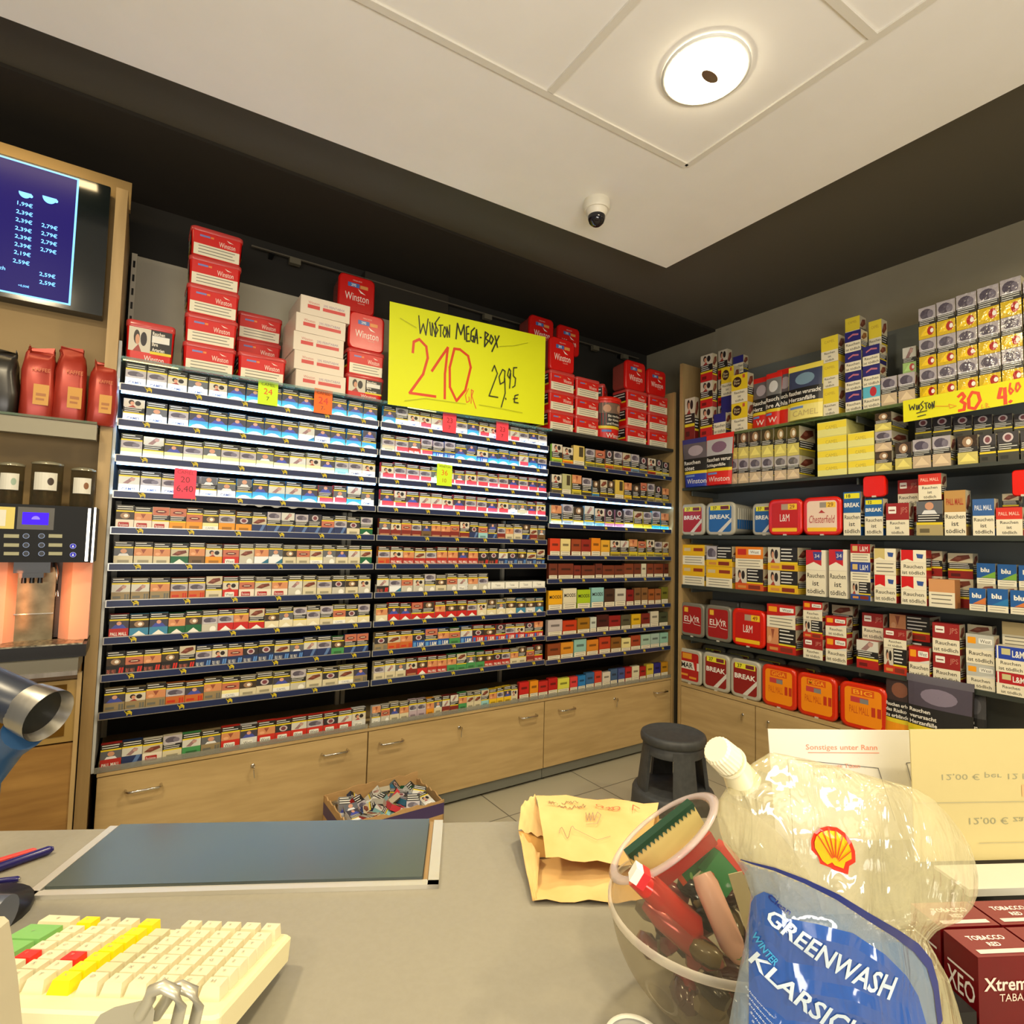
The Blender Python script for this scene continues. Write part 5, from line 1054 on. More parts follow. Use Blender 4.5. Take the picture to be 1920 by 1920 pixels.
mb = MB(); c0 = (a + b) / 2 - .005; mb.box(c0 - .045, 2.33, zb - .035, c0 + .045, 2.39, zb, BLACK); mb.box(c0 - .03, 2.325, zb - .05, c0 + .03, 2.37, zb - .035, BLACK)
for dx in (-.02, 0, .02): mb.lathe([(.007, 0), (.006, .02)], BLACK, 10, Matrix.Translation((c0 + dx, 2.345, zb - .068)))
sb(mb, 'spout')
mb = MB(); mb.tube([(b - .004, 2.385, zb - .005), (b + .006, 2.375, zb - .04), (b + .008, 2.37, zb - .115)], .004, CHROME); sb(mb, 'steam_pipe')
mb = MB(); mb.box(mx0, 2.28, zc, mx1 - .002, 2.56, zd - .004, BLACK); sb(mb, 'drip_tray')
mb = MB(); mb.box(mx0 + .01, 2.285, zd - .004, mx1 - .012, 2.40, zd, noisy('drip_grid', (90, 84, 70), (190, 180, 150), 90, (1, .4, 1), .3, 0, .8)); sb(mb, 'drip_grid')
BEAN = noisy('coffee_beans', (30, 20, 10), (70, 46, 24), 70, rough=.4, bump=.6)
for i, (pl, pr, pt) in enumerate(((-6, 44, 868), (56, 117, 866), (131, 178, 878))):
    x0 = atY(pl, 920, 2.42).x; x1 = atY(pr, 920, 2.42).x; cxx = (x0 + x1) / 2; r_ = (x1 - x0) / 2; zz = atY(pl, pt + 4, 2.42).z
    h = empty('bean_hopper', (cxx - tcx, 2.42 - tcy, zt - tcz)); h.parent = t; hh = zz - zt
    MB().lathe([(r_, 0), (r_, hh)], clear('hopper_plastic', (190, 180, 150), (120, 110, 84), lo=.12, hi=.5), 28, caps=False).build('hopper_wall', h)
    MB().lathe([(r_ * .93, .0), (r_ * .93, hh * .62), (.002, hh * .66)], BEAN, 24).build('beans', h)
    MB().lathe([(r_ * 1.04, hh), (r_ * 1.04, hh + .006), (r_ * .6, hh + .012), (.002, hh + .013)], base('smoky_lid', (150, 144, 120), .12, .4), 28).build('lid', h)
    m2 = MB(); g = Face(m2, (0, 0, 0), (.06, 0, 0), (0, 0, .05), lambda u, v, k, r_=r_, hh=hh: Vector(((r_ + .001 + k) * math.sin((u - .5) * 1.5), -(r_ + .001 + k) * math.cos((u - .5) * 1.5), hh * (.38 + .42 * v))))
    g.rect(0, 0, 1, 1, P(214, 210, 196), 8); g.ell(.72, .5, .14, .22, P(((150, 170, 150), (60, 44, 34), (130, 84, 50))[i])); m2.build('label', h)
# counter + cabinet under the machine
t = empty('coffee_counter', (-.62, 2.45, 0)); tag(t, 'coffee corner cabinet with steel top and framed glass door under the machine', 'cabinet')
z1 = zc - .001
mb = MB(); mb.box(-.98, -.19, z1 - .05, .487, .16, z1, base('counter_metal', (112, 108, 94), .4, .3)); mb.box(-.98, -.195, z1 - .052, .487, -.19, z1 - .038, STEEL); mb.build('worktop', t)
MB().box(-.98, -.14, .0, .485, .16, z1 - .05, WOODD).build('body', t)
x1_ = atY(141, 1400, 2.31).x + .62; zz1 = atY(140, 1272, 2.31).z; zz0 = atY(140, 1385, 2.31).z
d = MB().box(-.7, -.16, zz0, x1_, -.142, zz1, base('door_frame_wood', (150, 122, 66), .45)).build('glass_door', t)
MB().box(-.67, -.163, zz0 + .02, x1_ - .03, -.1601, zz1 - .012, noisy('brown_glass', (80, 56, 18), (120, 84, 26), 4, rough=.12)).build('pane', d)
MB().box(-.7, -.16, .03, x1_ - .005, -.142, zz0 - .006, WOODD).build('door', t)
MB().box(x1_ + .006, -.165, 0, .486, -.142, z1 - .052, WOODV).build('side_post', t)

# ------------------------------------------------------------------ floor: step stool, cardboard box with packs
t = empty('step_stool', (2.16, 1.80, 0), .5); tag(t, 'round grey plastic step stool on the floor tiles', 'stool')
MB().lathe([(.205, 0), (.215, .012), (.200, .03), (.192, .10), (.188, .16), (.182, .172), (.170, .176), (.146, .178)], RUBBER, 40).build('skirt', t)
mb = MB(); n = 6
for k in range(4):
    a0 = k * PI / 2 + .2; secs = []
    for i in range(n + 1):
        a = a0 + .72 * i / n; secs.append([Vector((r * math.cos(a), r * math.sin(a), z)) for r, z in ((.165, .172), (.148, .172), (.120, .392), (.137, .392))])
    mb.loft(secs, RUBBER, smooth=False)
mb.lathe([(.138, .34), (.14, .395), (.120, .395), (.116, .34)], RUBBER, 40, caps=False); mb.build('column', t)
MB().lathe([(.138, .385), (.149, .392), (.152, .41), (.148, .424), (.138, .43), (.132, .4265), (.002, .4265)], RUBBER, 40).build('tread', t)

KRAFT = noisy('corrugated_cardboard', (176, 140, 90), (190, 154, 104), 12, (1, 1, 3), .8)
bx0, bx1, by0, by1, bz = .715, 1.145, 2.17, 2.44, .205
t = empty('cardboard_box', ((bx0 + bx1) / 2, (by0 + by1) / 2, 0), .01); w2 = (bx1 - bx0) / 2; d2 = (by1 - by0) / 2; tag(t, 'open cardboard box with purple band full of loose cigarette packs', 'cardboard box')
mb = MB(); th = .005; mb.box(-w2, -d2, 0, w2, d2, th, KRAFT)
r_ = random.Random(5)
for (xa, ya, xb, yb_) in ((-w2, -d2, w2, -d2), (w2, -d2, w2, d2), (w2, d2, -w2, d2), (-w2, d2, -w2, -d2)):
    n = 14; A = Vector((xa, ya, 0)); B = Vector((xb, yb_, 0)); nn = Vector((-(B - A).y, (B - A).x, 0)).normalized() * th
    secs = []
    for i in range(n + 1):
        p = A.lerp(B, i / n); hz = bz + r_.uniform(-.006, .008) + (.02 if ya == d2 else 0)
        secs.append([p + Vector((0, 0, .002)), p + nn + Vector((0, 0, .002)), p + nn + Vector((0, 0, hz)), p + Vector((0, 0, hz))])
    mb.loft(secs, KRAFT, smooth=False)
mb.build('carton_walls', t)
mb = MB(); f = Face(mb, (-w2, -d2, 0), (2 * w2, 0, 0), (0, 0, bz)); f.poly([(0, .66), (1, .72), (1, .95), (0, .94)], P(66, 50, 96)); f.rr(.42, .5, .74, .74, .01, P(150, 120, 100)); f.text('TWIX', .58, .64, .1, P(226, 206, 170), maxw=.2) if False else None
f = Face(mb, (-w2, d2, 0), (0, -2 * d2, 0), (0, 0, bz)); f.rect(0, .7, 1, .95, P(66, 50, 96)); mb.build('purple_band', t)
LOO = [('c', 'silver'), ('R', 'red'), ('x', 'aqua'), ('r', 'red and white'), ('B', 'blue'), ('v', 'silver'), ('t', 'tan'), ('n', 'navy'), ('s', 'grey'), ('e', 'cream'), ('L', 'light blue'), ('g', 'green')]
for i in range(72):
    k, cn = LOO[i % 12]; me = pack_mesh(k, (i * 5) % 9, i % 2 == 0, False, i)
    layer = i // 24; gx, gy = (i % 24) % 6, (i % 24) // 6
    px_ = (bx0 + bx1) / 2 + (gx - 2.5) * .060 + r_.uniform(-.008, .008); py_ = (by0 + by1) / 2 + (gy - 1.5) * .050 + r_.uniform(-.01, .01); pz_ = .085 + layer * .052
    X = Matrix.Translation((px_, py_, pz_)) @ Matrix.Rotation(r_.uniform(0, 6.28), 4, 'Z') @ Matrix.Rotation(r_.uniform(.5, 1.5) * r_.choice((-1, 1)), 4, 'X') @ Matrix.Rotation(r_.uniform(-.5, .5), 4, 'Y') @ Matrix.Translation((0, -.011, -.044))
    if layer == 0: continue
    o = link('loose_cigarette_pack', me, None, X=X); where = 'left' if gx < 2 else 'right' if gx > 3 else 'middle'
    tag(o, '%s loose cigarette pack lying in the %s %s of the cardboard box' % (cn, 'back' if gy == 3 else 'front' if gy == 0 else 'centre', where), 'cigarette pack', 'loose packs in the cardboard box')

# ------------------------------------------------------------------ the sales counter in front
CZ = H - .41
BASIS = Matrix(((NU.x, NV.x, 0, 0), (NU.y, NV.y, 0, 0), (0, 0, 1, 0), (0, 0, 0, 1)))
AZ = math.atan2(NU.y, NU.x)
t = empty('sales_counter', (0, 0, 0), AZ); tag(t, 'smooth grey sales counter top in front of the camera', 'counter')
GREYC = noisy('grey_counter_laminate', (136, 131, 116), (139, 134, 119), 160, rough=.45)
MB().box(-1.05, .10, CZ - .04, 1.45, .846, CZ, GREYC).build('counter_top', t)
MB().box(-1.0, .2, 0, 1.4, .80, CZ - .04, WOOD).build('counter_body', t)
def uv(p): return Vector((NU.dot(p), NV.dot(p), p.z))
# inset glass display
q = [uv(atZ(*p, CZ)) for p in ((40, 1690), (822, 1665), (822, 1542), (200, 1558))]
u0 = q[0].x; u1 = q[1].x; v0 = (q[0].y + q[1].y) / 2; v1 = .8445
t = empty('counter_display', (0, 0, CZ), AZ); tag(t, 'dark blue glass display panel in a silver frame lying on the counter', 'display panel')
SIL = base('satin_silver', (206, 202, 190), .3, .5)
mb = MB()
mb.box(u0, v0, 0, u1, v0 + .009, .005, SIL); mb.box(u0, v0, 0, u0 + .011, v1, .005, SIL); mb.box(u1 - .013, v0, 0, u1, v1, .005, SIL); mb.build('frame', t)
MB().box(u0 + .014, v0 + .013, .0005, u1 - .020, v1, .007, noisy('display_glass', (66, 76, 78), (72, 80, 72), 3, rough=.2)).build('glass_panel', t)
MB().box(u1 - .019, v0 + .012, .0005, u1 - .0135, v1, .0028, P(150, 120, 76)).build('slot', t)
MB().box(u0 + .013, v0 + .0095, .0005, u1 - .014, v0 + .0125, .004, SIL).build('trim_strip', t)

# keyboard
KZf, KZn = CZ + .042, CZ + .066
Fr = atZ(1625 / 3.2, 1540 + 628 / 3.2, KZf); Gr = atZ(1290 / 3.2, 1540 + 965 / 3.2, KZn); k5 = atZ(1200 / 3.2, 1540 + 612 / 3.2, KZf)
ku = (Fr - k5).normalized(); kv = (Fr - Gr); kv = (kv - ku * kv.dot(ku)).normalized(); kn = ku.cross(kv)
KX = Matrix(((ku.x, kv.x, kn.x, Fr.x), (ku.y, kv.y, kn.y, Fr.y), (ku.z, kv.z, kn.z, Fr.z), (0, 0, 0, 1)))
inv = KX.inverted(); PU = .019; PV = abs((inv @ Gr).y) / 6.35
def kpix(x, y):   # where a crop pixel meets the key plane, in key pitches
    r = ray(x / 3.2, 1540 + y / 3.2); p0 = Vector((0, 0, H)); dd = kn.dot(Fr - p0) / kn.dot(r); p = inv @ (p0 + r * dd); return p.x / PU, p.y / PV
t = empty('keyboard'); t.matrix_world = KX; tag(t, 'ivory cash register keyboard with coloured keys on the counter', 'keyboard')
IV = P(222, 212, 168, rough=.5); IVK = P(216, 208, 172, rough=.45); KB = P(202, 192, 152, rough=.5)
mb = MB(); xl, xr = -12.2 * PU, .95 * PU; yf, yn = .75 * PV, -7.9 * PV
def plate(mb, x0, x1, y0, y1, z0, z1, r, m): mb.loft([[Vector((a + (x0 + x1) / 2, b + (y0 + y1) / 2, z)) for a, b in rrect(x1 - x0 - e * 2, y1 - y0 - e * 2, r)] for z, e in ((z0, .002), (z0 + .002, 0), (z1 - .002, 0), (z1, .002))], m, smooth=False)
plate(mb, xl, xr, yn, yf, -.032, -.010, .006, IV); mb.build('keyboard_case', t)
mb = MB(); mb.box(xl + .02, yn + .02, -.05, xr - .03, yf - .01, -.032, P(90, 88, 80)); mb.build('keyboard_foot', t)
mb = MB(); lt = P(150, 146, 130)
def key(cx, cy, w=1, h=1, m=IVK, txt=True):
    a, b = w * PU / 2 - .0009, h * PV / 2 - .0008; X0, Y0 = cx * PU, cy * PV
    mb.loft([[Vector((X0 - a, Y0 - b, -.011)), Vector((X0 + a, Y0 - b, -.011)), Vector((X0 + a, Y0 + b, -.011)), Vector((X0 - a, Y0 + b, -.011))],
             [Vector((X0 - a + .002, Y0 - b + .0016, -.001)), Vector((X0 + a - .002, Y0 - b + .0016, -.001)), Vector((X0 + a - .002, Y0 + b - .001, 0)), Vector((X0 - a + .002, Y0 + b - .001, 0))]], m, smooth=False)
    if txt:
        f = Face(mb, (X0 - .004, Y0 - .0015, 0), (.008, 0, 0), (0, .004, 0)); f.text(random.choice('ABCDEFGHKLMNPRSTUVWX0123456789'), .3, .5, .9, lt)
YK = P(250, 214, 10, rough=.4); GK = P(120, 176, 96, rough=.4); RK = P(222, 44, 34, rough=.4); BK = P(80, 176, 220, rough=.4)
for c in range(-4, 1): key(c, 0)
for r in range(1, 7):
    for c in range(-4, 1): key(c, -r - .25)
for r in range(1, 6): key(-5, -r - .25, m=KB, txt=False)
key(-5, -6.25)
for r in range(0, 7): key(-6.15, -r - (.25 if r else 0) if r else 0, m=YK)
for r in range(0, 7):
    for i, c in enumerate((-9.25, -8.2, -7.2)):
        m = IVK
        if r == 0 and i == 0: m = YK
        if r == 4 and i in (0, 2): m = RK
        key(c, -r - (.25 if r else 0), m=m)
key(-10.75, 0, 1.9); key(-10.75, -1.75, 1.9, 1.9, GK); key(-10.75, -3.75, 1.9, 1.9, GK); key(-10.3, -5.25, 1, 1, BK); key(-10.3, -6.25); key(-11.3, -5.25); key(-11.3, -6.25)
mb.build('keycaps', t)

# pens
def pen(p, q, r_, m, label, tip=None):
    t = empty('pen', p); tag(t, label, 'pen'); d = q - p
    mb = MB(); mb.tube([(0, 0, 0), d * .96, d], [r_, r_, r_ * .7], m, 12); mb.build('barrel', t)
    mb = MB(); mb.tube([d * .99, d * 1.02], [r_ * .6, r_ * .5], CHROME if tip else m, 10); mb.build('tip', t)
    return t
NAV = base('navy_plastic', (30, 24, 90), .25)
pen(atZ(-70, 1650, CZ + .006), atZ(97, 1592, CZ + .006), .0052, NAV, 'navy blue pen lying beside the glass display panel')
pen(atZ(-80, 1662, CZ + .004), atZ(36, 1648, CZ + .004), .0034, NAV, 'thin navy ballpoint pen with metal tip nearest the keyboard', True)
p = pen(atZ(-60, 1632, CZ + .004), atZ(66, 1594, CZ + .004), .0036, base('red_plastic', (206, 60, 54), .3), 'red pen lying behind the navy pen')

# hand scanner on its stand at the left edge
t = empty('barcode_scanner', atV(-40, 1560, .66)); tag(t, 'dark blue handheld scanner with silver ring at the left edge', 'scanner'); O_ = t.location
def rel(v): return v - O_
p2 = atV(92, 1342, .625); p1 = atV(30, 1315, .63); p0_ = atV(-70, 1272, .65); ax = (p2 - p0_).normalized()
mb = MB(); mb.tube([rel(p0_), rel(p1), rel(p2 - ax * .02)], [.026, .025, .023], base('dark_blue_plastic', (34, 40, 52), .35), 28, flat=.85); mb.build('head', t)
mb = MB(); mb.tube([rel(p2 - ax * .026), rel(p2 - ax * .012), rel(p2)], [.0246, .026, .0265], STEEL, 30, caps=False); mb.tube([rel(p2 + ax * .0002), rel(p2 - ax * .014)], [.0262, .022], STEEL, 30, caps=False); mb.build('ring', t)
mb = MB(); mb.tube([rel(p2 - ax * .012), rel(p2 - ax * .020)], [.0225, .020], BLACK, 28); mb.build('window', t)
mb = MB(); mb.tube([rel(atV(45, 1372, .63)), rel(atV(15, 1400, .645)), rel(atV(-30, 1470, .66)), Vector((0, 0, CZ - O_.z + .004))], [.019, .016, .014, .014], base('blue_handle', (34, 72, 110), .4), 16); mb.build('handle', t)
mb = MB(); mb.lathe([(.05, 0), (.05, .008), (.015, .016)], BLACK, 24, Matrix.Translation((0, 0, CZ - O_.z))); mb.build('stand_base', t)

# beige device edge and metal clamp at the lower left
def slab_px(name, pts, v, th, m, label, cat):
    mb = MB(); a = [atV(x, y, v) for x, y in pts]; mb.loft([a, [p + NV * th for p in a]], m, smooth=False); o = mb.build(name); tag(o, label, cat); return o
slab_px('card_terminal', [(-90, 1718), (8, 1718), (17, 1726), (22, 1755), (34, 1837), (42, 1921), (56, 2010), (-90, 2010)], .37, -.02, P(176, 168, 140, rough=.4), 'beige plastic device edge at the lower left picture corner', 'device')
mb = MB(); mb.tube([atV(-40, 1716, .42), atV(10, 1716, .42)], .012, base('slate_plastic', (70, 76, 90), .3), 18); tag(mb.build('terminal_roller'), 'slate grey rounded cap behind the beige device edge', 'device')
t = empty('metal_clamp', atV(300, 2050, .36)); O_ = t.location; tag(t, 'shiny metal clamp with two loops in front of the keyboard', 'clamp')
MT = base('warm_chrome', (196, 192, 172), .34, .6)
for (dx, dv) in ((0, 0), (33, .012)):
    pts = [(262 + dx * .9, 1905), (281 + dx, 1872), (284 + dx, 1858), (306 + dx, 1850), (330 + dx, 1860), (338 + dx, 1890), (322 + dx, 1960), (318 + dx, 2060)]
    mb = MB(); mb.tube([atV(x, y, .35 + dv) - O_ for x, y in pts], .0034, MT, 12); mb.build('loop', t)
mb = MB(); mb.loft([[atV(x, y, .35 + d) - O_ for x, y in ((188, 1902), (215, 1888), (280, 1872), (290, 1895), (286, 1925), (300, 2040), (230, 2040), (150, 1960))] for d in (0, .012)], MT, smooth=False); mb.build('plate', t)

# brown paper bag lying open
PAPER = noisy('brown_kraft_paper', (206, 164, 98), (222, 182, 118), 14, rough=.75, bump=.15)
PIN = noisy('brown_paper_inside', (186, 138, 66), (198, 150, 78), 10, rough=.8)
t = empty('paper_bag', atZ(1080, 1640, CZ)); O_ = t.location; tag(t, 'crumpled brown paper bag with handwriting lying open on the counter', 'paper bag')
def P3(x, y, z): return atZ(x, y, CZ + z) - O_
A = P3(998, 1689, .0045); B = P3(1210, 1691, .0045); v0_ = NV.dot(A + O_)
def V3(x, y, dv): return atV(x, y, v0_ + dv) - O_
mb = MB()
def sheet(a, b, c, d, m, n=8, bow=0, th=.0008, bd=Vector((0, 0, 1))):
    """a b near edge, d c far edge, bowed"""
    top = [[(a.lerp(b, i / n)).lerp(d.lerp(c, i / n), j / n) + bd * (bow * math.sin(PI * j / n) + .0022 * math.sin(i * 1.9 + j * 1.3)) for i in range(n + 1)] for j in range(n + 1)]
    vs = [p for r in top for p in r]; fs = [(j * (n + 1) + i, j * (n + 1) + i + 1, (j + 1) * (n + 1) + i + 1, (j + 1) * (n + 1) + i) for j in range(n) for i in range(n)]
    mb.add(vs, fs, m, True); return lambda u, v, k=0: (a.lerp(b, u)).lerp(d.lerp(c, u), v) + bd * (bow * math.sin(PI * v) + .0022 * math.sin(u * n * 1.9 + v * n * 1.3) + k)
C1 = V3(1023, 1608, .035); D1 = V3(1215, 1625, .035); E1 = V3(1235, 1506, .165); F1 = V3(1003, 1489, .165)
G1_ = V3(972, 1556, .12); H1 = V3(978, 1508, .15)
sheet(A, B, P3(1240, 1600, .006), P3(985, 1610, .006), PAPER)
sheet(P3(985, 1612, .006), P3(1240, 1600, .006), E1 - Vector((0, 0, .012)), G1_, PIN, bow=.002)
sheet(A, A + Vector((.006, 0, .0)), V3(1012, 1600, .07), G1_, PAPER)
sheet(G1_, V3(1020, 1570, .1), F1, H1, PAPER, bow=.003)
sf = sheet(C1, D1, E1, F1, PAPER, bow=.010); top_back = None
mb.build('bag_paper', t)
mb = MB(); f = Face(mb, C1, D1 - C1, F1 - C1, lambda u, v, k: sf(u, v, .0012 + k)); GP = P(120, 96, 70); RP = P(206, 90, 60)
r_ = random.Random(9)
def scrib(u0, u1, v, amp, n, m, wd=.0007):
    pts = [(u0 + (u1 - u0) * i / n, v + amp * r_.uniform(-1, 1)) for i in range(n + 1)]; f.stroke(pts, wd, m)
scrib(.08, .34, .80, .035, 30, GP); scrib(.08, .40, .70, .035, 34, GP)
for cx_ in (.52, .66): f.stroke([(cx_ + .03 * math.cos(a / 2), .74 + .04 * math.sin(a / 2)) for a in range(13)], .0012, RP)
f.stroke([(.57, .71), (.6, .76), (.6, .71), (.63, .77)], .0012, RP); f.stroke([(.8, .68), (.8, .78), (.86, .7)], .0012, RP)
f.stroke([(.40, .58), (.41, .46), (.43, .57), (.44, .46), (.46, .57), (.47, .46), (.5, .57), (.53, .52), (.50, .42), (.4, .40)], .0007, GP); f.stroke([(.15 + .14 * i / 10, .26 + .06 * math.sin(i * .9)) for i in range(11)] + [(.5, .2), (.62, .26)], .0006, GP)
mb.build('handwriting', t)

# ------------------------------------------------------------------ clear globe bowl with wrappers
CR, CU, CB = [Vector(c) for c in cols]
BR_ = .089; bc = atZ(1335, 1702, CZ + BR_ + .001)
vc = (Vector((0, 0, H)) - bc).normalized(); ru = CU - vc * CU.dot(vc); ru.normalize(); rg = CR - vc * CR.dot(vc); rg = (rg - ru * rg.dot(ru)).normalized()
nb = (rg * (-.60) + ru * .66 + vc * .42).normalized()
rotm = nb.to_track_quat('Z', 'Y').to_matrix().to_4x4()
t = empty('globe_bowl', bc); tag(t, 'clear plastic globe bowl with tilted round opening full of wrappers', 'bowl')
GL = clear('clear_globe', (232, 228, 214), (200, 190, 168), .04, .5, .04)
th0 = math.asin(.64); mb = MB(); mb.lathe([(BR_ * math.sin(a), BR_ * math.cos(a)) for a in [th0 + (PI - th0) * i / 26 for i in range(26)]] + [(.0005, -BR_)], GL, 56, rotm, caps=False); mb.build('globe', t)
RIMM = film('frosted_rim', (216, 200, 196), .5, .12)
mb = MB(); r0 = BR_ * .64; zc_ = BR_ * math.cos(th0); mb.lathe([(r0, zc_ - .001), (r0 + .004, zc_ + .0015), (r0 + .001, zc_ + .003), (r0 - .004, zc_ + .0035), (r0 - .006, zc_ + .001), (r0, zc_ - .001)], RIMM, 56, rotm, caps=False); mb.build('rim', t)
mb = MB(); mb.lathe([(BR_ + .0002, -.004), (BR_ + .0028, -.003), (BR_ + .0016, -.0005), (BR_ + .0028, .002), (BR_ + .0002, .003)], clear('seam_plastic', (255, 250, 240), (246, 238, 220), .35, .8), 64, caps=False); mb.build('seam', t)
mb = MB(); mb.lathe([(.03, -BR_ - .0008), (.034, -BR_ + .004), (.03, -BR_ + .005)], GL, 32, caps=False); mb.build('foot', t)
def cp(x, y, back=0): # a point at the depth of the bowl centre, pushed back along the view
    r = ray(x, y); d0 = (bc - Vector((0, 0, H))).dot(-CB); p = Vector((0, 0, H)) + r * ((d0 + back) / F); return p
def dirbox(a, b, wd, hd, side):
    """frame along a->b"""
    z = (b - a).normalized(); x = z.cross(side).normalized(); y = z.cross(x); L = (b - a).length
    return Matrix(((x.x, y.x, z.x, a.x), (x.y, y.y, z.y, a.y), (x.z, y.z, z.z, a.z), (0, 0, 0, 1))), L
GRN = P(20, 130, 70); DG = P(20, 60, 36); RB = base('red_foil', (206, 40, 30), .25, .3)
X, L = dirbox(cp(1190, 1628, -.012), cp(1310, 1530, .006), 0, 0, CB)
t2 = empty('open_carton'); t2.matrix_world = X; tag(t2, 'long open carton with green toothed edge lying in the globe opening', 'carton')
MB().box(-.012, -.004, 0, .012, .004, L, P(206, 190, 120)).build('tray', t2)
mb = MB(); mb.box(.0125, -.009, 0, .0245, -.0055, L, RB); mb.box(.0125, -.0055, 0, .014, .006, L, RB); mb.build('side_flap', t2)
mb = MB(); n = 16
for i in range(n): mb.add([(-.0135, -.005, L * i / n), (-.0135, -.005, L * (i + 1) / n), (-.009, -.006, L * (i + .5) / n)], [(0, 1, 2)], DG)
mb.box(-.0165, -.0056, 0, -.0125, .004, L, DG); mb.build('toothed_edge', t2)
def block(name, a, b, wx, wy, m, label, cat, deco=None, side=None):
    X, L = dirbox(a, b, 0, 0, side or CB); mb = MB(); mb.box(-wx / 2, -wy / 2, 0, wx / 2, wy / 2, L, m)
    if deco:
        for (z0_, z1_, mm) in deco: mb.box(-wx / 2 - .0004, -wy / 2 - .0004, L * z0_, wx / 2 + .0004, wy / 2 + .0004, L * z1_, mm)
    o = link(name, mb.mesh(name), None, X=X); tag(o, label, cat); return o
block('small_box', cp(1255, 1625, .012), cp(1330, 1560, .018), .034, .012, GRN, 'green small box under the open carton in the globe', 'box', [(.0, .1, P(230, 90, 40))])
block('small_box', cp(1262, 1545, .018), cp(1318, 1575, .022), .02, .02, P(190, 24, 30), 'red small box standing at the back of the globe', 'box', [(.75, 1, P(236, 226, 220))])
block('small_box', cp(1335, 1655, .0), cp(1375, 1600, .01), .03, .010, P(30, 140, 80), 'green and red box at the right side of the globe', 'box', [(.72, 1, P(226, 50, 40))])
def roll(name, pts, r_, m, label, cat, extra=None):
    mb = MB(); mb.tube([Vector(p) for p in pts], r_, m, 16)
    if extra:
        rr2 = random.Random(4)
        for i in range(26):
            k = rr2.random(); p = Vector(pts[0]).lerp(Vector(pts[-1]), k); d = (Vector(pts[-1]) - Vector(pts[0])).normalized(); a = rr2.uniform(0, 2 * PI); x = d.cross(CU).normalized(); y = d.cross(x); rad = x * math.cos(a) + y * math.sin(a); c_ = p + rad * (max(r_) if isinstance(r_, list) else r_) * 1.01; tt = rad.cross(d)
            s_ = .0028; mb.add([c_ + (d * math.cos(q) + tt * math.sin(q)) * s_ for q in [k2 * PI / 3 for k2 in range(6)]], [tuple(range(6))], P(rr2.choice(extra)))
    o = mb.build(name); tag(o, label, cat); return o
roll('candy_tube', [cp(1190, 1640, -.03), cp(1215, 1660, -.033), cp(1300, 1738, -.04), cp(1312, 1752, -.04)], [.009, .0105, .0105, .004], base('red_shiny_wrap', (216, 60, 50), .12, .2), 'shiny red wrapped tube inside the globe below its rim', 'sweets')
block('small_box', cp(1186, 1632, -.044), cp(1212, 1650, -.046), .012, .012, WHITE, 'tiny white and red box end at the rim of the globe', 'box', [(.5, 1, P(210, 40, 44))])
roll('candy_tube', [cp(1316, 1640, -.035), cp(1325, 1660, -.04), cp(1372, 1770, -.048), cp(1385, 1795, -.045)], [.008, .0098, .0098, .006], P(236, 190, 180, rough=.3), 'pale pink tube printed with fruit inside the globe', 'sweets', [(206, 60, 70), (226, 160, 40), (90, 150, 80), (230, 120, 60)])
roll('candy_tube', [cp(1210, 1690, -.03), cp(1240, 1715, -.038), cp(1330, 1795, -.045), cp(1350, 1808, -.04)], [.006, .0105, .0105, .004], base('rose_foil', (176, 80, 76), .18, .4), 'rose foil tube lying under the shiny red one', 'sweets')
r_ = random.Random(12)
for i in range(44):
    a = r_.uniform(0, 2 * PI); rad = .062 * math.sqrt(r_.random()); zz_ = -.068 + .012 * (i % 6) + r_.uniform(0, .008); lim = math.sqrt(max(.0001, .078 ** 2 - zz_ ** 2)) - .012; rad = min(rad, max(lim, .005))
    c_ = bc + Vector((math.cos(a) * rad, math.sin(a) * rad, zz_)); d = Vector((r_.uniform(-1, 1), r_.uniform(-1, 1), r_.uniform(-.3, .3))).normalized() * .012
    col, nm = ((56, 20, 24), 'dark red') if i % 4 == 0 else ((30, 28, 24), 'black') if i % 4 == 1 else ((116, 40, 44), 'dull red') if i % 4 == 2 else ((96, 84, 58), 'beige')
    mb = MB(); mb.tube([c_ - d, c_ - d * .5, c_ + d * .5, c_ + d], [.006, .009, .009, .006], base('wrap_%d' % (i % 4), col, .18), 5)
    o = mb.build('wrapped_sweet'); tag(o, '%s wrapped sweet in the lower heap inside the clear globe' % nm, 'sweets', 'wrapped sweets at the bottom of the globe')
# white card behind
slab_px('small_card', [(1366, 1640), (1392, 1634), (1432, 1742), (1400, 1750)], NV.dot(bc) - .06, .0008, P(206, 198, 166), 'small beige card standing between globe and refill pouch', 'card')

# ------------------------------------------------------------------ refill pouch of windscreen wash
VP = .37
rows = [(1411, 1443, 1452), (1425, 1420, 1521), (1440, 1398, 1580), (1456, 1380, 1636), (1478, 1362, 1716), (1500, 1348, 1752), (1530, 1344, 1780), (1560, 1350, 1803), (1585, 1358, 1818), (1612, 1378, 1828), (1642, 1398, 1834), (1675, 1408, 1834), (1702, 1405, 1824), (1728, 1402, 1800), (1745, 1399, 1758), (1765, 1397, 1740), (1793, 1391, 1756), (1838, 1382, 1780), (1884, 1373, 1795), (1925, 1366, 1806), (1990, 1352, 1822), (2060, 1340, 1836), (2110, 1336, 1840)]
def edge(y):
    for (a, b) in zip(rows, rows[1:]):
        if a[0] <= y <= b[0]: k = (y - a[0]) / (b[0] - a[0]); return a[1] + (b[1] - a[1]) * k, a[2] + (b[2] - a[2]) * k
    return (rows[0][1], rows[0][2]) if y < rows[0][0] else (rows[-1][1], rows[-1][2])
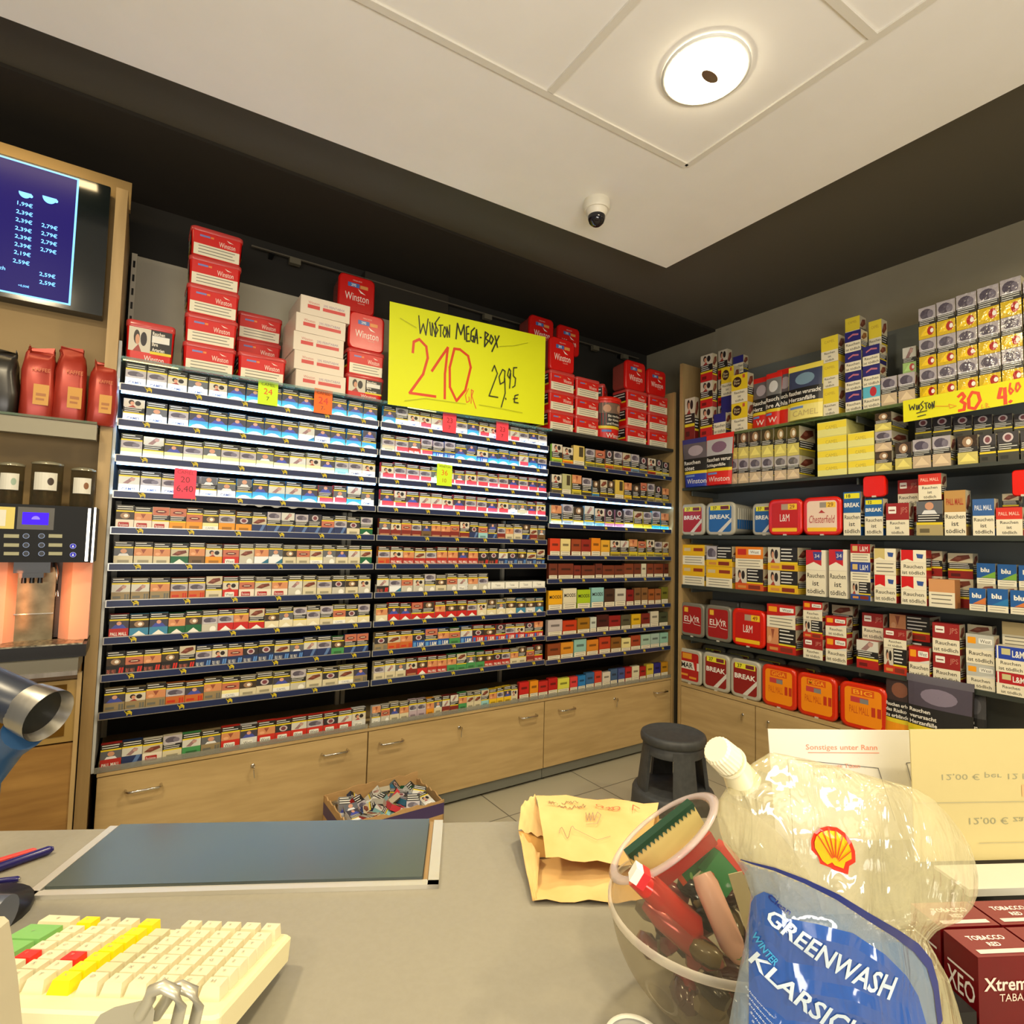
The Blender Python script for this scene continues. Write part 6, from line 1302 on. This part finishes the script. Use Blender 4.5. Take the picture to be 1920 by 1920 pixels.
def thick(x, y):
    l, r = edge(y); s = min(max((x - l) / max(r - l, 1), 0), 1); k = min(1, (y - 1411) / 160); kk = min(1, max(0, (2130 - y) / 60))
    w_ = math.sin(PI * s) ** .55 if 0 < s < 1 else 0
    return .030 * w_ * (.25 + .75 * k ** .8) * (.3 + .7 * kk) + .0012 * math.sin(x * .05 + y * .021) * w_ + .0012 * math.sin(x * .021 - y * .06) * w_
def PS(x, y, k=0, sg=-1): return atV(x, y, VP + sg * (thick(x, y) + k))
t = empty('refill_pouch', atV(1590, 2108, VP)); O_ = t.location; tag(t, 'clear refill pouch of blue windscreen wash with red and yellow shell emblem', 'refill pouch')
FILM = film('pouch_film', (206, 196, 150), .42, .1, .8, 17)
def shiny(m, k=.10):   # wet-looking highlights on top of the see-through film
    n = m.node_tree; out = [q for q in n.nodes if q.type == 'OUTPUT_MATERIAL'][0]; b = n.nodes['Principled BSDF']
    g = n.nodes.new('ShaderNodeBsdfGlossy'); g.inputs['Color'].default_value = (k, k, k, 1); g.inputs['Roughness'].default_value = .06
    ad = n.nodes.new('ShaderNodeAddShader'); n.links.new(b.outputs[0], ad.inputs[0]); n.links.new(g.outputs[0], ad.inputs[1]); n.links.new(ad.outputs[0], out.inputs[0])
    bp = [q for q in n.nodes if q.type == 'BUMP'][0]; bp.inputs['Distance'].default_value = .010; nz = [q for q in n.nodes if q.type == 'TEX_NOISE'][0]; tc = [q for q in n.nodes if q.type == 'TEX_COORD'][0]; mp = n.nodes.new('ShaderNodeMapping'); mp.inputs['Rotation'].default_value = (.2, .5, .3); mp.inputs['Scale'].default_value = (2.6, 2.6, .7); nz.inputs['Distortion'].default_value = 1.2; n.links.new(tc.outputs['Object'], mp.inputs[0]); n.links.new(mp.outputs[0], nz.inputs[0]); n.links.new(bp.outputs[0], g.inputs['Normal'])
shiny(FILM, .07)
LIQ = film('pouch_liquid_view', (110, 136, 164), .60, .08, .7, 12); shiny(LIQ, .08)
BLUEP = film('pouch_blue_print', (34, 80, 158), .90, .12, .6, 12); shiny(BLUEP, .05)
NAVYP = P(34, 44, 110, rough=.15)
band = [(1388, 1612), (1412, 1620), (1452, 1631), (1509, 1654), (1570, 1684), (1627, 1721), (1681, 1754), (1718, 1781), (1742, 1811), (1754, 1853), (1763, 1925), (1772, 2110)]
def bandy(x):
    if x <= band[0][0]: return band[0][1]
    for a, b in zip(band, band[1:]):
        if a[0] <= x <= b[0]: return a[1] + (b[1] - a[1]) * (x - a[0]) / (b[0] - a[0])
    return 3000
NXp, NYp = 64, 150
def grid(mb, sg, m_of):
    ys = [1411 + (2110 - 1411) * j / NYp for j in range(NYp + 1)]; P_ = []
    for y in ys:
        l, r = edge(y); P_.append([(l + (r - l) * i / NXp, y) for i in range(NXp + 1)])
    vs = [PS(x, y, 0, sg) - O_ for row in P_ for x, y in row]; by = {}
    for j in range(NYp):
        for i in range(NXp):
            q = (j * (NXp + 1) + i, (j + 1) * (NXp + 1) + i, (j + 1) * (NXp + 1) + i + 1, j * (NXp + 1) + i + 1)
            by.setdefault(m_of(*P_[j][i]), []).append(q if sg < 0 else q[::-1])
    k = len(mb.v); mb.v += [tuple(v) for v in vs]
    for m, fs in by.items():
        mi = mb.mi(m)
        for q in fs: mb.f.append([a + k for a in q]); mb.m.append(mi); mb.sm.append(True)
mb = MB(); grid(mb, -1, lambda x, y: LIQ if y > bandy(x) + 4 else FILM); grid(mb, 1, lambda x, y: FILM); mb.build('pouch_film', t)
def ppoly(mb, pts, m, k=.0008, n=1):
    mb.add([PS(x, y, k) - O_ for x, y in pts], [tuple(range(len(pts)))[::-1]], m)
# navy curved band and blue print as strips that follow the film
mb = MB()
def strip(pa, pb_, m, k=.0008):
    va = [PS(x, y, k) - O_ for x, y in pa]; vb = [PS(x, y, k) - O_ for x, y in pb_]; n = len(pa)
    mb.add(va + vb, [(i, i + n, i + n + 1, i + 1) for i in range(n - 1)], m, True)
def dens(pts, n=6): return [(a[0] + (b[0] - a[0]) * i / n, a[1] + (b[1] - a[1]) * i / n) for a, b in zip(pts, pts[1:]) for i in range(n)] + [pts[-1]]
bb = dens(band[:-1]); wds = [1 + 11 * min(1, i / len(bb) * 1.4) for i in range(len(bb))]
strip([(x + w_ * .4, y - w_) for (x, y), w_ in zip(bb, wds)], [(x - w_ * .3, y + w_ * .4) for (x, y), w_ in zip(bb, wds)], NAVYP)
# blue print columns
topc = [(1404, 1700), (1415, 1680), (1432, 1672), (1448, 1678), (1475, 1722), (1530, 1732), (1600, 1750), (1660, 1790), (1700, 1830), (1722, 1868), (1740, 1930), (1756, 2100)]
xs_ = dens(topc, 5)
for j in range(14):
    a = [(x, y + (2104 - y) * j / 14) for x, y in xs_]; b = [(x, y + (2104 - y) * (j + 1) / 14) for x, y in xs_]
    a = [(max(x, edge(y)[0] + 2), y) for x, y in a]; b = [(max(x, edge(y)[0] + 2), y) for x, y in b]
    strip(a, b, BLUEP, .0006)
mb.build('print', t)
# lettering along curved baselines
mb = MB(); WP = P(200, 216, 226, rough=.2); CY_ = P(60, 160, 206)
def curved(st, x0, y0, x1, y1, h, m, bow=0, bold=.02, shear=0):
    vs, fs, tw, th_ = text_polys(st, bold); q = []
    for x, y in vs:
        s = x / tw; bx_ = x0 + (x1 - x0) * s; by_ = y0 + (y1 - y0) * s + bow * 4 * s * (1 - s); dx, dy = x1 - x0, y1 - y0 + bow * 4 * (1 - 2 * s); L_ = math.hypot(dx, dy); hh = h[0] + (h[1] - h[0]) * s
        q.append(PS(bx_ + dy / L_ * y / th_ * hh, by_ - dx / L_ * y / th_ * hh, .0012) - O_)
    mb.add(q, fs, m)
curved('GREENWASH', 1432, 1722, 1668, 1876, (26, 46), WP, 16); curved('KLARSICHT', 1402, 1800, 1640, 1975, (24, 46), WP, 20); curved('WINTER', 1408, 1752, 1452, 1812, (11, 14), CY_, 4); curved('Clean', 1438, 1682, 1480, 1716, (9, 11), NAVYP, 2)
for i in range(6): curved('Scheibenreiniger', 1396 + i * 3, 1850 + i * 16, 1452 + i * 8, 1912 + i * 22, (4, 4), WP, 3, 0)
mb.build('lettering', t)
# shell emblem
mb = MB()
def T(x, y): return (1340 + x / 3.31, 1340 + y / 3.31)
out = [(655, 925), (640, 880), (600, 840), (598, 780), (615, 735), (650, 705), (700, 692), (760, 700), (810, 735), (850, 790), (872, 850), (874, 915), (835, 940), (828, 992), (740, 965), (720, 950)]
cen = T(755, 905)
def fan(pts, m, k):
    n = len(pts); rings = [[PS(cen[0] + (x - cen[0]) * q, cen[1] + (y - cen[1]) * q, k) - O_ for x, y in pts] for q in (1, .75, .5, .25, .02)]
    mb.loft(rings, m, smooth=False, caps=False)
fan([T(*p) for p in out], P(214, 50, 30, rough=.2), .0012)
inn = [(668, 905), (622, 825), (620, 790), (632, 755), (660, 730), (700, 718), (755, 724), (797, 755), (830, 800), (848, 850), (850, 895), (812, 915), (800, 955), (745, 935), (728, 915), (700, 930)]
fan([T(*p) for p in inn], P(238, 180, 20, rough=.2), .0018)
for (x, y) in ((640, 745), (672, 722), (708, 712), (752, 718), (796, 748), (828, 792), (850, 845)):
    a = T(x, y); b = T(752, 925); L_ = math.hypot(b[0] - a[0], b[1] - a[1]); nx, ny = -(b[1] - a[1]) / L_ * .9, (b[0] - a[0]) / L_ * .9; e = .82
    A_ = [(a[0] + (b[0] - a[0]) * e * i / 6, a[1] + (b[1] - a[1]) * e * i / 6) for i in range(7)]
    va = [PS(x_ + nx, y_ + ny, .0024) - O_ for x_, y_ in A_]; vb = [PS(x_ - nx, y_ - ny, .0024) - O_ for x_, y_ in A_]; mb.add(va + vb, [(i, i + 1, i + 8, i + 7) for i in range(6)], P(206, 60, 24))
mb.build('emblem', t)
# spout and ribbed cap
c0_ = atV(1395, 1470, VP) - O_; c1_ = atV(1373, 1432, VP) - O_; c2_ = atV(1341, 1404, VP - .006) - O_; CAPM = P(236, 228, 196, rough=.35)
ax = (c2_ - c1_).normalized()
mb = MB(); mb.tube([c0_, c1_, c1_ + ax * .004], [.012, .0085, .008], film('spout_plastic', (232, 222, 180), .85, .3), 20); mb.tube([c1_ + ax * .001, c1_ + ax * .003], [.011, .011], CAPM, 24); mb.build('spout', t)
secs = []; s1 = ax.cross(CB).normalized(); s2 = ax.cross(s1)
for dd, rr_ in ((.004, .0098), (.006, .0102), (.0175, .0096), (.0195, .0082)):
    secs.append([c1_ + ax * dd + (s1 * math.cos(2 * PI * k / 48) + s2 * math.sin(2 * PI * k / 48)) * (rr_ + (.0004 if k % 2 else 0)) for k in range(48)])
mb = MB(); mb.loft(secs, CAPM, smooth=False); mb.build('cap', t)

# ------------------------------------------------------------------ upright price sheets, red boxes at the right
SHW = P(232, 228, 214, rough=.3); VS1, VS2 = .62, .56
a = atV(1440, 1367, VS1); b = atV(1760, 1390, VS1); w_ = NU.dot(b - a)
mb, f = card('c', a, a + NU * w_ + Vector((0, 0, -.003)), Vector(((a + NU * w_).x, (a + NU * w_).y, CZ + .001)) - NU * .0 , Vector((a.x, a.y, CZ + .001)) + NU * .016, SHW)
f.text('Sonstiges unter Rann', .42, .90, .038, P(236, 150, 120), w=.42, bold=.01); f.rect(.22, .872, .64, .876, P(236, 150, 120))
G5 = P(110, 112, 112)
f.stroke([(.1, .84), (.63, .79), (.72, .5)], .0008, G5); f.stroke([(.1, .84), (.1, .2)], .0008, G5); f.stroke([(.8, .82), (1.0, .84)], .0008, G5); f.stroke([(.8, .82), (.88, .5)], .0008, G5)
f.text('Feuerzeuge Tüten', .38, .80, .03, P(236, 160, 130), w=.28); f.text('NAS', .28, .755, .026, P(140, 140, 140)); f.text('1,00 €', .42, .745, .03, P(110, 110, 110))
for i in range(5): f.text(('220', '4,00', '4,50', '1,70', '10')[i], .93, .78 - i * .06, .028, P(120, 120, 120))
tag(mb.build('price_sheet'), 'white laminated price sheet with red heading standing behind the pouch', 'sheet')
TAN = film('tan_sheet', (206, 190, 130), .93, .3)
a = atV(1706, 1368, VS2); zb2 = atV(1728, 1616, VS2).z; w_ = .24
mb, f = card('c', a, a + NU * w_, Vector(((a + NU * w_).x, (a + NU * w_).y, zb2)) + NU * .002, Vector((a.x, a.y, zb2)) + NU * .004, TAN)
# the writing shows through from the other side, upside down
for (st, v_, u_) in (('12,00 € per 12 hora', .64, .34), ('12,00 € za 12 h', .30, .46)):
    vs, fs, tw, th_ = text_polys(st, 0); sx_ = .5 / tw * (len(st) / 19); sy_ = .06 / th_; f.mb.add([f.p(u_ - .2 + x * sx_, v_ - (y - th_ / 2) * sy_) for x, y in vs], [q[::-1] for q in fs], P(150, 146, 110)); f.nxt()
f.rect(.52, .48, 1, .57, P(226, 170, 116)); f.rect(.6, .17, 1, .27, P(226, 170, 116)); f.rect(.0, .44, 1, .445, P(170, 166, 130)); f.rect(.3, .13, 1, .134, P(170, 166, 130))
tag(mb.build('price_sheet'), 'tan translucent price sheet with upside-down writing at the right edge', 'sheet')
t = empty('sheet_holder', (0, 0, 0), AZ); tag(t, 'black display stand under the tan price sheet', 'stand')
su = NU.dot(a); MB().box(su - .01, VS2 - .04, CZ + .001, su + .3, VS2 + .05, zb2 - .004, BLACK).build('stand_body', t); MB().box(su + .02, VS2 - .045, zb2 - .008, su + .3, VS2 - .005, zb2 - .001, P(206, 204, 190)).build('front_rail', t)
REDB = noisy('dark_red_card', (82, 10, 14), (112, 14, 18), 5, rough=.22)
r0_ = MB(); r0_.box(0, 0, 0, .052, .030, .107, REDB)
f = Face(r0_, (0, 0, 0), (.052, 0, 0), (0, 0, .107)); f.rect(0, .0, 1, .42, P(90, 16, 24)); f.rect(0, .3, 1, .46, P(150, 70, 30)); f.text('Xtreme', .48, .82, .09, P(236, 206, 190), maxw=.8, bold=.02); f.text('TABAK', .55, .73, .05, P(230, 200, 180), maxw=.6); f.text('XEO', .5, .2, .1, P(226, 170, 160), maxw=.7)
f = Face(r0_, (0, .030, 0), (0, -.030, 0), (0, 0, .107)); f.text('XEO', .5, .72, .14, P(214, 206, 200), w=.8, bold=.01); f.rect(.12, .82, .88, .835, P(206, 200, 196)); f.rect(.12, .6, .88, .615, P(206, 200, 196))
f = Face(r0_, (0, 0, .107), (.052, 0, 0), (0, .030, 0)); f.rect(.0, .0, 1, 1, P(112, 40, 42)); f.text('TOBACCO', .5, .66, .16, P(236, 220, 210), maxw=.6, bold=.02); f.text('RED', .5, .42, .14, P(236, 220, 210), bold=.02); f.rect(.1, .1, .9, .24, P(214, 190, 180))
rbm = r0_.mesh('vape_box')
for (i, j) in ((0, 0), (1, 0), (0, 1), (1, 1), (2, 0)):
    o = link('vape_box', rbm, None, NU * (.392 + i * .054) + NV * (.402 + j * .033) + Vector((0, 0, CZ + .003)), AZ)
    tag(o, 'dark red printed box, %s row, %s in the black tray' % ('front' if j == 0 else 'back', ('left', 'middle', 'right')[i]), 'box', 'dark red boxes in the black tray')
t = empty('display_tray', (0, 0, 0), AZ); tag(t, 'black tray holding dark red boxes beside the refill pouch', 'tray')
mb = MB(); mb.box(.372, .398, CZ + .0005, .565, .475, CZ + .0025, BLACK); mb.box(.372, .398, CZ + .0025, .386, .475, CZ + .075, BLACK); mb.box(.372, .470, CZ + .0025, .565, .475, CZ + .09, BLACK); mb.build('tray_body', t)
# round white lid at the very bottom
lp = atZ(1188, 1968, CZ); t = empty('round_lid', (lp.x, lp.y, CZ + .0005)); tag(t, 'small round clear lid with white rim at the bottom picture edge', 'lid')
MB().lathe([(.023, 0), (.025, .006), (.0235, .009), (.021, .007)], P(220, 216, 200, rough=.2), 36, caps=False).build('rim', t); MB().lathe([(.022, .001), (.002, .0015)], P(40, 36, 34, rough=.2), 30).build('centre', t)
